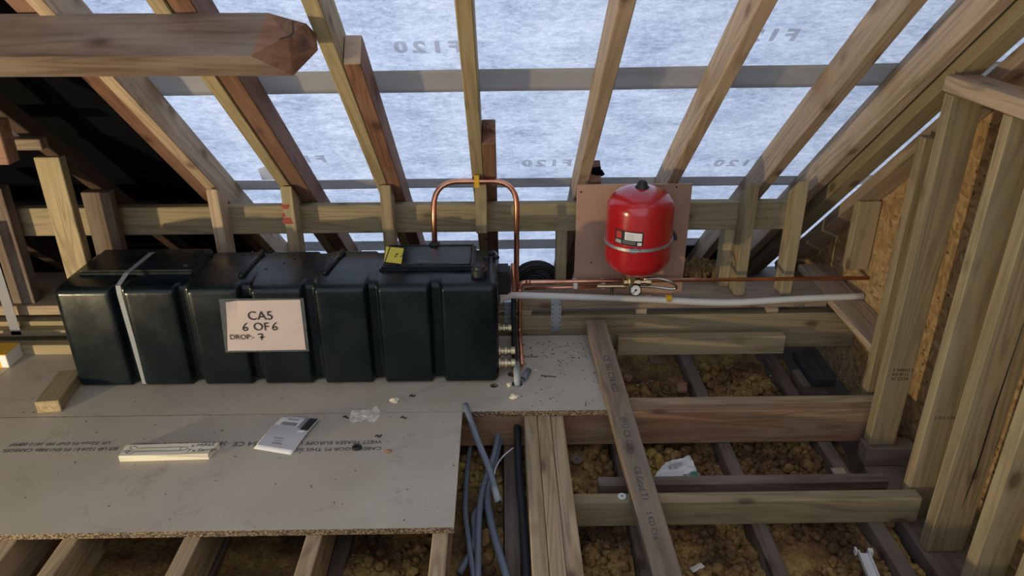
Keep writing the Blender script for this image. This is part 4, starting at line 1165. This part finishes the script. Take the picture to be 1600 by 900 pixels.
# manifold under the vessel with gauge and braided hose
mc = at_y(987, 437, 2.82)
man = empty('brass_manifold', (mc.x, 2.82, mc.z - 0.06), 'brass manifold below the red vessel', 'valve')
bm = B(); lathe(bm, [(0, -0.036), (0.019, -0.036), (0.019, -0.010), (0.015, -0.008), (0.015, 0.003), (0.022, 0.005), (0.022, 0.03), (0.014, 0.032), (0.014, 0.06), (0, 0.06)], (mc.x, 2.82, mc.z - 0.004), 6)
mk('vertical_body', bm, 'brass', man)
bm = B(); lathe(bm, [(0, -0.034), (0.014, -0.034), (0.017, -0.032), (0.017, -0.020), (0.013, -0.018), (0.013, 0.018), (0.018, 0.020), (0.018, 0.034), (0.011, 0.036), (0.011, 0.06), (0.015, 0.062), (0.015, 0.078), (0.007, 0.08), (0, 0.08)], (mc.x, 2.82, mc.z - 0.010), 8, V((1, 0, 0)))
mk('cross_body', bm, 'brass', man)
bm = B(); lathe(bm, [(0, 0), (0.009, 0), (0.009, 0.10), (0.012, 0.10), (0.012, 0.13), (0.006, 0.13), (0.006, 0.15), (0, 0.15)], (mc.x - 0.135, 2.86, at_y(940, 447, 2.86).z), 10, V((1, 0, 0)))
mk('check_valve', bm, 'brass', man)
bm = B(); tube(bm, [(mc.x - 0.072, 2.86, at_y(962, 450, 2.86).z), (mc.x - 0.072, 2.855, at_y(962, 460, 2.86).z)], 0.006, 8)
mk('lever', bm, 'black', man)
gp = at_y(993, 453.5, 2.79)
ga = empty('pressure_gauge', tuple(gp), 'round pressure gauge with a white dial hanging under the red vessel', 'gauge')
ax = V((0, -0.93, 0.30))
bm = B(); lathe(bm, [(0, -0.018), (0.022, -0.018), (0.024, -0.014), (0.024, 0.004), (0.021, 0.005), (0.021, 0.002), (0, 0.002)], gp, 28, ax); mk('gauge_case', bm, 'black', ga)
bm = B(); lathe(bm, [(0.0205, 0.0025), (0.0, 0.003)], gp, 28, ax); mk('dial', bm, 'white', ga)
rotm = ax.normalized().to_track_quat('Z', 'Y').to_matrix()
bm = B(); bx(bm, (-0.0012, -0.006, 0), (0.0012, 0.016, 0.0012)); R4 = Matrix.Translation(gp + ax.normalized() * 0.0034) @ rotm.to_4x4() @ Matrix.Rotation(math.radians(140), 4, 'Z')
for v in bm.verts: v.co = R4 @ v.co
lathe(bm, [(0, 0.0045), (0.0045, 0.0045), (0.0045, 0.003), (0, 0.003)], gp, 10, ax); mk('needle', bm, 'ink_black', ga)
for k in range(7):
    a = math.radians(-130 + k * 43); bm = B(); bx(bm, (-0.0006, 0.015, 0), (0.0006, 0.019, 0.0006)); R5 = Matrix.Translation(gp + ax.normalized() * 0.0034) @ rotm.to_4x4() @ Matrix.Rotation(a, 4, 'Z')
    for v in bm.verts: v.co = R5 @ v.co
    mk('tick', bm, 'ink_black', ga)
hp = [at_y(1006, 436, 2.82), at_y(1030, 435.5, 2.82), at_y(1049, 441, 2.815), at_y(1057, 449, 2.82), at_y(1048, 451.5, 2.83), at_y(1025, 448.5, 2.84), at_y(998, 447, 2.84)]
bm = B(); tube(bm, smooth_pts(hp, 6), 0.0062, 8)
mk('braided_hose', bm, 'steel', smooth=True, label='looped braided steel hose right of the pressure gauge', cat='hose')
# white packet lying behind the white pipe
p = at_z(990, 463, SOLE_T)
bm = B(); bx(bm, (p.x - 0.085, 2.975, SOLE_T), (p.x + 0.075, 3.03, SOLE_T + 0.022)); pk = mk('white_packet', bm, 'white', label='flat white packet on the sole plate below the gauge', cat='packet')
bm = B(); bx(bm, (p.x - 0.030, 2.9745, SOLE_T + 0.002), (p.x - 0.01, 2.9755, SOLE_T + 0.020)); mk('packet_print', bm, 'redcol', pk)

# ------------------------------------------------------------------ galvanised straps
def gstrap(u, v0, v1, label, w=0.044, lean=0.0):
    p = at_y(u, v0, 2.942); q_ = at_y(u, v1, 2.942)
    bm = B(); bx(bm, (p.x - w / 2, 2.9405, q_.z), (p.x + w / 2, 2.9425, SOLE_T + 0.0)); bx(bm, (p.x - w / 2, 2.9405, SOLE_T), (p.x + w / 2, 2.978, SOLE_T + 0.002))
    o = mk('steel_strap', bm, 'galv', label=label, cat='strap')
    for i in range(6):
        z = SOLE_T - 0.012 - i * 0.022
        if z < q_.z + 0.01: break
        for s in (-1, 1):
            bm = B(); lathe(bm, [(0, 0), (0.0028, 0), (0.0028, 0.0004), (0, 0.0004)], (p.x + s * w * 0.34, 2.9403, z), 8, V((0, -1, 0))); mk('strap_hole', bm, 'black', o)
gstrap(869.5, 468, 518, 'galvanised strap with holes right of the copper pipes')
gstrap(793, 468, 520, 'galvanised strap just behind the tank outlets', 0.03)
p = at_y(12, 440, 2.90)
bm = B(); bx(bm, (p.x - 0.055, 2.90, at_z(20, 516, 0.03).z), (p.x - 0.012, 2.902, at_y(5, 430, 2.9).z + 0.2)); mk('steel_strap', bm, 'greyink_shade', label='galvanised strap at the far left edge above the yellow box', cat='strap')  # dull grey instead of galvanised: the strap's shade is put into its colour

# ================================================================== LEFT CORNER
# timbers on the floor behind the boards
p0, p1 = at_z(-60, 556, 0.0), at_z(113, 556, 0.0)
o = tbox('floor_batten', (p0.x - 0.3, p0.y, 0.0), (p1.x, p0.y + 0.047, 0.045), 'x', 'treated', 'pale batten on the boards left of the tank', 'batten')
p0 = at_y(100, 515, 2.9)
tbox('back_batten', (-2.7, 2.90, 0.02), (-1.6, 2.944, 0.05), 'x', 'treated', 'thin batten below the sole plate at far left', 'batten')
# batten lying under the tank end
a = at_z(78, 645, 0.0); b = at_z(143, 607, 0.0)
d = (V((TX0 - 0.045, TYF - 0.02, 0)) - V((a.x, a.y, 0)))
timber('batten_offcut', (a.x, a.y, 0.0245), (TX0 - 0.052, TYF + 0.06, 0.0245), 0.085, 0.048, 'treated', 'batten offcut sticking out beside the left foot of the tank', 'batten')
# yellow carton
p = at_z(15, 575, 0.0)
box = empty('yellow_box', (p.x - 0.08, p.y, 0), 'yellow and white carton at the left edge on the boards', 'box')
bm = B(); bx(bm, (p.x - 0.19, p.y, 0.0), (p.x, p.y + 0.10, 0.062), bev=0.002); mk('carton', bm, 'yellow', box)
bm = B(); bx(bm, (p.x - 0.028, p.y - 0.0008, 0.004), (p.x - 0.001, p.y, 0.058)); bx(bm, (p.x, p.y + 0.001, 0.002), (p.x + 0.0008, p.y + 0.099, 0.060)); mk('white_panel', bm, 'white', box)
text('carton_print', '1', 0.05, basis(V((1, 0, 0)), V((0, 0, 1)), V((0, -1, 0)), V((p.x - 0.055, p.y - 0.001, 0.012))), 'ink_black', box)
# lit noggin and pale panel beyond the dark rafter at upper left
p0, p1 = at_y(8, 218, 2.6), at_y(62, 235, 2.6)
tbox('rafter_noggin', (-2.36, 2.60, p1.z), (p1.x + 0.01, 2.645, p0.z), 'x', 'weathered', 'horizontal noggin beside the tall left stud, near the roof', 'timber')
p0, p1 = at_y(2, 190, 2.66), at_y(40, 214, 2.66)
tbox('pale_panel', (-2.36, 2.66, p1.z - 0.01), (p1.x, 2.672, p0.z), 'x', 'whitewood', 'whitish board showing above the noggin at upper left', 'board')
p0, p1 = at_y(-30, 200, 2.3), at_y(15, 258, 2.3)
tbox('old_strut', (p0.x - 0.1, 2.30, p1.z), (p1.x, 2.36, p0.z + 0.02), 'x', 'old', 'brown end of an old timber poking in at the left edge', 'timber')

# ================================================================== THINGS ON THE BOARDS
# written offcut
def offcut():
    a, b = at_z(187, 722, 0.0), at_z(327, 718, 0.0)
    d = (b - a); d.z = 0; l = d.length; d.normalize(); y = V((-d.y, d.x, 0)); w = 0.062; h = 0.024
    c = (a + b) / 2 + y * (w / 2) + V((0, 0, h / 2))
    bm = B(); vs = bx(bm, (-l / 2, -w / 2, -h / 2), (l / 2, w / 2, h / 2))
    for v in vs:
        if v.co.x > 0 and v.co.y > 0: v.co.x += 0.018
    bmesh.ops.bevel(bm, geom=list(bm.edges), offset=0.0015, segments=1, affect='EDGES')
    mw = basis(d, y, V((0, 0, 1)), c)
    o = mk('written_offcut', bm, 'whitewood', mw=mw, label='white wood offcut with a pen sketch and handwriting on it', cat='offcut')
    top = mw @ Matrix.Translation((0, 0, h / 2 + 0.0002))
    bm = B()
    for s in (1, -1):
        stroke(bm, [(-0.10, s * 0.010), (-0.04, s * 0.009), (0.03, s * 0.010), (0.052, s * 0.010)], top, 0.0011)
    stroke(bm, [q.xy for q in smooth_pts([(0.05, 0.010, 0), (0.066, 0.006, 0), (0.068, -0.004, 0), (0.05, -0.010, 0)], 5)], top, 0.0011)
    stroke(bm, [(0.046, 0.010), (0.046, -0.010)], top, 0.0011)
    for s in (1, -1):
        stroke(bm, [q.xy for q in smooth_pts([(-0.10, s * 0.010, 0), (-0.112, s * 0.020, 0), (-0.126, s * 0.016, 0), (-0.122, s * 0.008, 0), (-0.115, s * 0.004, 0)], 4)], top, 0.0011)
    mk('pen_sketch', bm, 'ink_black', o)
    text('handwriting', 'x MIRES', 0.023, top @ Matrix.Translation((0.076, 0.008, 0.0003)) @ Matrix.Rotation(0.05, 4, 'Z'), 'ink_black', o, shear=0.15)
    text('handwriting', '7 x Serrigs', 0.023, top @ Matrix.Translation((0.070, -0.020, 0.0003)) @ Matrix.Rotation(0.05, 4, 'Z'), 'ink_black', o, shear=0.2)
    bm = B(); cc = top @ V((-l / 2 + 0.02, -0.006, 0)); lathe(bm, [(0.004, 0), (0.006, 0.0004), (0.008, 0)], cc, 12); mk('knot', bm, 'greyink_shade', o)
offcut()
# leaflet
def leaflet():
    z = 0.004
    c = [at_z(396, 700, z), at_z(455, 710, z), at_z(500, 657, z), at_z(444, 648, z)]
    bm = B(); n = 10; g = []
    def P(s, t, lift=0.0):
        p = (c[0] * (1 - s) + c[1] * s) * (1 - t) + (c[3] * (1 - s) + c[2] * s) * t
        return V((p.x, p.y, 0.002 + 0.012 * abs(math.sin(math.pi * t)) * 0.6 + 0.010 * s * t + lift))
    for j in range(n + 1): g.append([bm.verts.new(P(i / n, j / n)) for i in range(n + 1)])
    for j in range(n):
        for i in range(n): bm.faces.new((g[j][i], g[j][i + 1], g[j + 1][i + 1], g[j + 1][i]))
    o = mk('instruction_leaflet', bm, 'white', smooth=True, label='folded white and grey instruction leaflet on the front board', cat='leaflet')
    md = o.modifiers.new('t', 'SOLIDIFY'); md.thickness = 0.0008
    def area(s0, s1, t0, t1, mat, name, skew=0.0, lift=0.0008):
        bm = B(); m_ = 5; pr = None; gg = []
        for j in range(m_ + 1):
            gg.append([bm.verts.new(P(s0 + (s1 - s0) * i / m_ + skew * (j / m_), t0 + (t1 - t0) * j / m_, lift)) for i in range(m_ + 1)])
        for j in range(m_):
            for i in range(m_): bm.faces.new((gg[j][i], gg[j][i + 1], gg[j + 1][i + 1], gg[j + 1][i]))
        mk(name, bm, mat, o, smooth=True)
    mg = plain('leaflet_grey', (0.40, 0.42, 0.46), 0.6)
    area(0.02, 0.98, 0.10, 0.66, mg, 'grey_cover')
    area(0.64, 0.985, 0.64, 0.99, 'greyink_shade', 'dark_photo', 0.0, 0.0010)
    area(0.76, 0.98, 0.60, 0.97, 'ink_black', 'dark_photo', 0.0, 0.0014)
    area(0.16, 0.58, 0.68, 0.78, 'greyink_shade', 'title_bar', 0.0, 0.0012)
    area(0.22, 0.52, 0.86, 0.89, 'greyink_shade', 'title_line', 0.0, 0.0012)
    area(0.30, 0.55, 0.30, 0.325, 'greyink_shade', 'text_line', 0.0, 0.0012)
    area(0.36, 0.55, 0.24, 0.26, 'greyink_shade', 'text_line', 0.0, 0.0012)
    area(0.34, 0.60, 0.17, 0.21, 'greyink_shade', 'text_line', 0.0, 0.0012)
    area(0.72, 0.86, 0.52, 0.58, 'white', 'white_swoosh', 0.08, 0.0016)
leaflet()
# crumpled clear bag
def crumple(name, u0, v0, u1, v1, z, amp, mat, label, cat, n=12, seed=1):
    a, b = at_z(u0, v1, 0), at_z(u1, v0, 0); bm = B(); g = []
    for j in range(n + 1):
        row = []
        for i in range(n + 1):
            s, t = i / n, j / n; e = 1 - 0.35 * abs(2 * t - 1) ** 2
            x = a.x + (b.x - a.x) * (0.5 + (s - 0.5) * e) + 0.008 * mnoise.noise(V((s * 5, t * 5, seed)))
            y = a.y + (b.y - a.y) * t + 0.012 * mnoise.noise(V((s * 4, t * 4, seed + 9)))
            zz_ = z + amp * abs(mnoise.noise(V((s * 4.5, t * 4.5, seed * 3.3)))) + amp * 0.4 * abs(mnoise.noise(V((s * 11, t * 11, seed))))
            row.append(bm.verts.new((x, y, zz_)))
        g.append(row)
    for j in range(n):
        for i in range(n): bm.faces.new((g[j][i], g[j][i + 1], g[j + 1][i + 1], g[j + 1][i]))
    return mk(name, bm, mat, label=label, cat=cat)
crumple('clear_bag', 543, 642, 597, 662, 0.001, 0.028, 'bag', 'crumpled clear plastic bag on the joint of the boards', 'bag')
def lump(name, u, v, s, mat, label, cat, z=0.0, sq=(1, 1, 0.7), seed=0):
    p = at_z(u, v, z); bm = B(); r = bmesh.ops.create_icosphere(bm, subdivisions=2, radius=s)
    for q in r['verts']:
        q.co = V((q.co.x * sq[0], q.co.y * sq[1], q.co.z * sq[2])) * (1 + 0.7 * mnoise.noise(q.co * (1.3 / s) + V((seed, 3, 1)))) + p + V((0, 0, s * sq[2] * 0.8))
    return mk(name, bm, mat, label=label, cat=cat)
lump('foam_scrap', 616, 628, 0.014, 'foam', 'pale foam scrap on the board in front of the tank', 'scrap', sq=(1.3, 0.9, 0.7), seed=4)
lump('foam_scrap', 796, 603, 0.010, 'foam', 'small foam scrap at the edge of the pipe hole', 'scrap', seed=8)
lump('foam_scrap', 803, 622, 0.014, 'foam', 'pale foam scrap in front of the pipe holes', 'scrap', sq=(1.3, 0.8, 0.6), seed=11)
lump('foam_scrap', 837, 580, 0.007, 'foam', 'tiny foam crumb right of the grey pipe offcut', 'scrap', seed=14)
lump('clay_lump', 607, 706, 0.010, 'brown', 'small brown lump near the end of the board lettering', 'scrap', sq=(1.3, 0.8, 0.4), seed=3)
# rubber grommet on the front board
p = at_z(557.5, 700, 0.0); bm = B(); lathe(bm, [(0.004, 0.005), (0.005, 0.008), (0.011, 0.009), (0.016, 0.006), (0.017, 0.0005), (0.004, 0.0005), (0.004, 0.005)], p, 20); mk('rubber_grommet', bm, 'black', label='black rubber grommet lying on the front board', cat='grommet')
# bits of black swarf
for i, (u, v, lab) in enumerate(((536, 652, 'curl of black swarf left of the clear bag'), (626, 653, 'black swarf right of the clear bag'), (640, 619, 'black swarf near the foam scrap before the tank'), (586, 682, 'black swarf above the rubber grommet'))):
    p = at_z(u, v, 0.002); bm = B()
    tube(bm, smooth_pts([p, p + V((0.008, 0.006, 0.002)), p + V((0.014, -0.004, 0.001)), p + V((0.022, 0.004 * (i - 1), 0.001))], 4), 0.0022, 6)
    mk('swarf', bm, 'black', label=lab, cat='scrap')
# nail and grey pipe offcut on the rear sheet
a, b = at_z(846, 587, 0.003), at_z(869, 588.5, 0.002)
nl = empty('nail', tuple(a), 'nail lying on the rear board right of the grey pipe', 'nail')
bm = B(); tube(bm, [a, b], [0.0018, 0.0018], 8); mk('shank', bm, 'black', nl)
bm = B(); dd = (b - a).normalized(); tube(bm, [a - dd * 0.002, a], 0.004, 10); mk('head', bm, 'black', nl)
def open_tube(bm, p, q, r, ri, seg=18):
    d = (q - p).normalized(); x, y = frame_for(d); R_ = []
    for c, rr in ((p, r), (q, r), (q, ri), (p, ri)):
        R_.append([bm.verts.new(c + x * math.cos(2 * math.pi * k / seg) * rr + y * math.sin(2 * math.pi * k / seg) * rr) for k in range(seg)])
    for i in range(4):
        A, C = R_[i], R_[(i + 1) % 4]
        for k in range(seg): bm.faces.new((A[k], A[(k + 1) % seg], C[(k + 1) % seg], C[k]))
a, b = at_z(817, 592, 0.014), at_z(826, 578, 0.014)
bm = B(); open_tube(bm, V((a.x, a.y, 0.0125)), V((b.x, b.y, 0.0125)), 0.012, 0.0095); mk('pipe_offcut', bm, 'greypipe', smooth=True, label='short grey pipe offcut lying beside the pipe hole', cat='pipe offcut')
# washers and grommets to the right
p = at_z(972, 776, -0.073)
bm = B(); lathe(bm, [(0.006, 0.004), (0.012, 0.005), (0.014, 0.003), (0.014, 0), (0.006, 0), (0.006, 0.004)], p, 20); mk('white_grommet', bm, 'whiteplastic', label='white plastic grommet on the pale noggin', cat='grommet')
p = at_z(901, 721, -0.205)
bm = B(); lathe(bm, [(0.004, 0.003), (0.022, 0.003), (0.022, 0), (0.004, 0), (0.004, 0.003)], V((p.x, p.y, -0.196)), 24, V((0.05, -0.25, 1))); mk('steel_washer', bm, 'weathered', label='large dull washer on the insulation right of the three joists', cat='washer')
# torn packet in the insulation
pk = [at_z(1022, 744, -0.17), at_z(1040, 722, -0.17), at_z(1078, 712, -0.17), at_z(1094, 745, -0.17)]
bm = B(); n = 10; g = []
def PK(s, t): return (pk[0] * (1 - s) + pk[3] * s) * (1 - t) + (pk[1] * (1 - s) + pk[2] * s) * t
for j in range(n + 1):
    g.append([bm.verts.new(PK(i / n, j / n) + V((0, 0, 0.012 * mnoise.noise(V((i * 0.5, j * 0.5, 2)))))) for i in range(n + 1)])
for j in range(n):
    for i in range(n): bm.faces.new((g[j][i], g[j][i + 1], g[j + 1][i + 1], g[j + 1][i]))
pkt = mk('torn_packet', bm, 'whiteplastic', label='torn white packet with a green corner in the insulation', cat='packet')
md = pkt.modifiers.new('t', 'SOLIDIFY'); md.thickness = 0.001
bm = B(); gg = []
for j in range(4):
    gg.append([bm.verts.new(PK(0.62 + 0.36 * i / 6, 0.03 + 0.22 * j / 3 * (0.4 + 0.6 * i / 6)) + V((0, 0, 0.0025 + 0.012 * mnoise.noise(V(((6.2 + 3.6 * i / 6) * 0.5, (0.3 + 2.2 * j / 3) * 0.5, 2)))))) for i in range(7)])
for j in range(3):
    for i in range(6): bm.faces.new((gg[j][i], gg[j][i + 1], gg[j + 1][i + 1], gg[j + 1][i]))
mk('green_corner', bm, 'greencol', pkt)
for i in range(3):
    p = PK(0.25, 0.62 - i * 0.13) + V((0, 0, 0.008))
    text('packet_print', ('Copper', 'press fit', '15 22')[i], 0.016, Matrix.Translation(p) @ Matrix.Rotation(0.1, 4, 'Z'), 'greyink_shade', pkt)
# white plastic clip-on trunking piece bottom right
a = at_z(1349, 868, -0.18); b = at_z(1364, 905, -0.18)
cl = empty('plastic_bracket', tuple(a), 'white plastic bracket lying in the insulation at bottom right', 'bracket')
d = (b - a).normalized(); y = V((0, 0, 1)).cross(d)
bm = B(); R = basis(d, y, V((0, 0, 1)), (a + b) / 2); bx(bm, (-0.055, -0.017, 0), (0.055, 0.017, 0.004), R); bx(bm, (-0.055, -0.017, 0), (0.055, -0.013, 0.016), R); bx(bm, (-0.055, 0.013, 0), (0.055, 0.017, 0.016), R); mk('channel', bm, 'whiteplastic', cl)
for s in (-1, 1):
    bm = B(); bx(bm, (-0.062, s * 0.017 - 0.004, 0.0), (-0.045, s * 0.017 + 0.010 * s, 0.02), R); mk('lug', bm, 'whiteplastic', cl)
a = at_z(1080, 893, -0.19); b = at_z(1098, 884, -0.19)
timber('plastic_strip', V((a.x, a.y, -0.186)), V((b.x, b.y, -0.186)), 0.02, 0.004, 'whitewood', 'pale strip in the insulation beside the loose plank', 'scrap', bev=0.0008)
# broken tile pieces in the upper hole
for u, v, s, lab in ((1024, 563, 0.05, 'broken terracotta piece near the back of the open floor'), (1066, 606, 0.045, 'broken terracotta piece beside the old joist'), (981, 590, 0.04, 'terracotta piece beside the loose plank')):
    p = at_z(u, v, -0.19); bm = B(); bx(bm, (-s * 0.6, -s * 0.45, -0.006), (s * 0.6, s * 0.45, 0.006), Matrix.Translation(p) @ Euler((0.25, 0.15, 0.4 + u)).to_matrix().to_4x4()); mk('tile_shard', bm, 'brown', label=lab, cat='shard')
# dirt specks (stuff)
bm = B(); rd = random.Random(11)
def speck(x, y, z, s):
    r = bmesh.ops.create_icosphere(bm, subdivisions=1, radius=s)
    for q in r['verts']: q.co = V((q.co.x * rd.uniform(0.7, 1.6), q.co.y, q.co.z * 0.5)) + V((x, y, z + s * 0.4))
for _ in range(150):
    u = rd.uniform(815, 935); v = rd.uniform(530, 560) if rd.random() < 0.55 else rd.uniform(530, 636)
    p = at_z(u, v, 0); speck(p.x, p.y, 0, rd.uniform(0.0012, 0.0034))
for _ in range(70):
    u = rd.uniform(20, 715); v = rd.uniform(612, 815); p = at_z(u, v, 0); speck(p.x, p.y, 0, rd.uniform(0.0010, 0.003))
for _ in range(40):
    u = rd.uniform(390, 730); v = rd.uniform(376, 438); p = at_z(u, v, TH + 0.004)
    if 585 < u or p.y > TYB - 0.03 or p.y < TYF + 0.03: continue
    speck(p.x, p.y, TH + 0.005, rd.uniform(0.002, 0.006))
mk('dirt', bm, 'dirt', mw=Matrix.Identity(4), kind='stuff', label='scattered dark dirt specks on boards and tank', cat='dirt')
bm = B()
for _ in range(120):
    u = rd.uniform(400, 940); v = rd.uniform(600, 815)
    if u > 715 and v > 636: continue
    p = at_z(u, v, 0); speck(p.x, p.y, 0, rd.uniform(0.0008, 0.0018))
for _ in range(60):
    u = rd.uniform(985, 1340); v = rd.uniform(560, 616); p = at_z(u, v, -0.19); speck(p.x, p.y, zins(p.x, p.y) + 0.015, rd.uniform(0.0015, 0.004))
mk('pale_crumbs', bm, 'dustpale', mw=Matrix.Identity(4), kind='stuff', label='pale crumbs of sawdust scattered over boards and insulation', cat='dust')

# ================================================================== GREY PIPES IN THE GAP
def gpipe(pts, r, label, mat='greypipe', tip=False):
    P = [at_z(u, v, z) for u, v, z in pts]
    bm = B(); tube(bm, smooth_pts(P, 7), r, 14)
    o = mk('grey_pipe', bm, mat, smooth=True, label=label, cat='pipe')
    if tip:
        d = (P[-1] - P[-2]).normalized(); bm = B(); tube(bm, [P[-1] - d * 0.055, P[-1]], r * 1.06, 14); mk('pale_tip', bm, 'greypale', o, smooth=True)
    return o
gpipe([(727, 632, 0.012), (745, 684, -0.03), (765, 735, -0.08), (779, 784, -0.12)], 0.0115, 'short straight grey pipe with a pale end leaning on the rear board edge', tip=True)
gpipe([(783, 655, -0.10), (772, 710, -0.14), (754, 765, -0.16), (748, 820, -0.165), (747, 905, -0.165)], 0.0105, 'bent grey pipe in front, ending at the bottom edge beside the insulation')
gpipe([(790, 650, -0.12), (773, 720, -0.16), (762, 765, -0.175), (768, 820, -0.17), (793, 905, -0.16)], 0.0125, 'thick grey pipe curving right towards the bottom edge')
gpipe([(745, 650, -0.16), (733, 710, -0.185), (727, 790, -0.185), (733, 850, -0.18), (741, 905, -0.175)], 0.0095, 'leftmost grey pipe running close to the front board')
gpipe([(757, 790, -0.195), (741, 805, -0.19), (741, 850, -0.19), (718, 896, -0.19)], 0.0105, 'grey pipe lying lowest with its open end at the bottom')
gpipe([(808, 655, -0.08), (811, 740, -0.10), (818, 820, -0.10), (824, 908, -0.10)], 0.0140, 'black lagged pipe running straight along the triple joist', 'blackpipe')
bm = B(); P = [at_z(802, 700, -0.12), at_z(787, 712, -0.14), at_z(776, 728, -0.15), at_z(772, 742, -0.16)]
tube(bm, smooth_pts(P, 6), 0.0028, 8); mk('white_cable', bm, 'whiteplastic', smooth=True, label='thin white cable crossing the grey pipes', cat='cable')
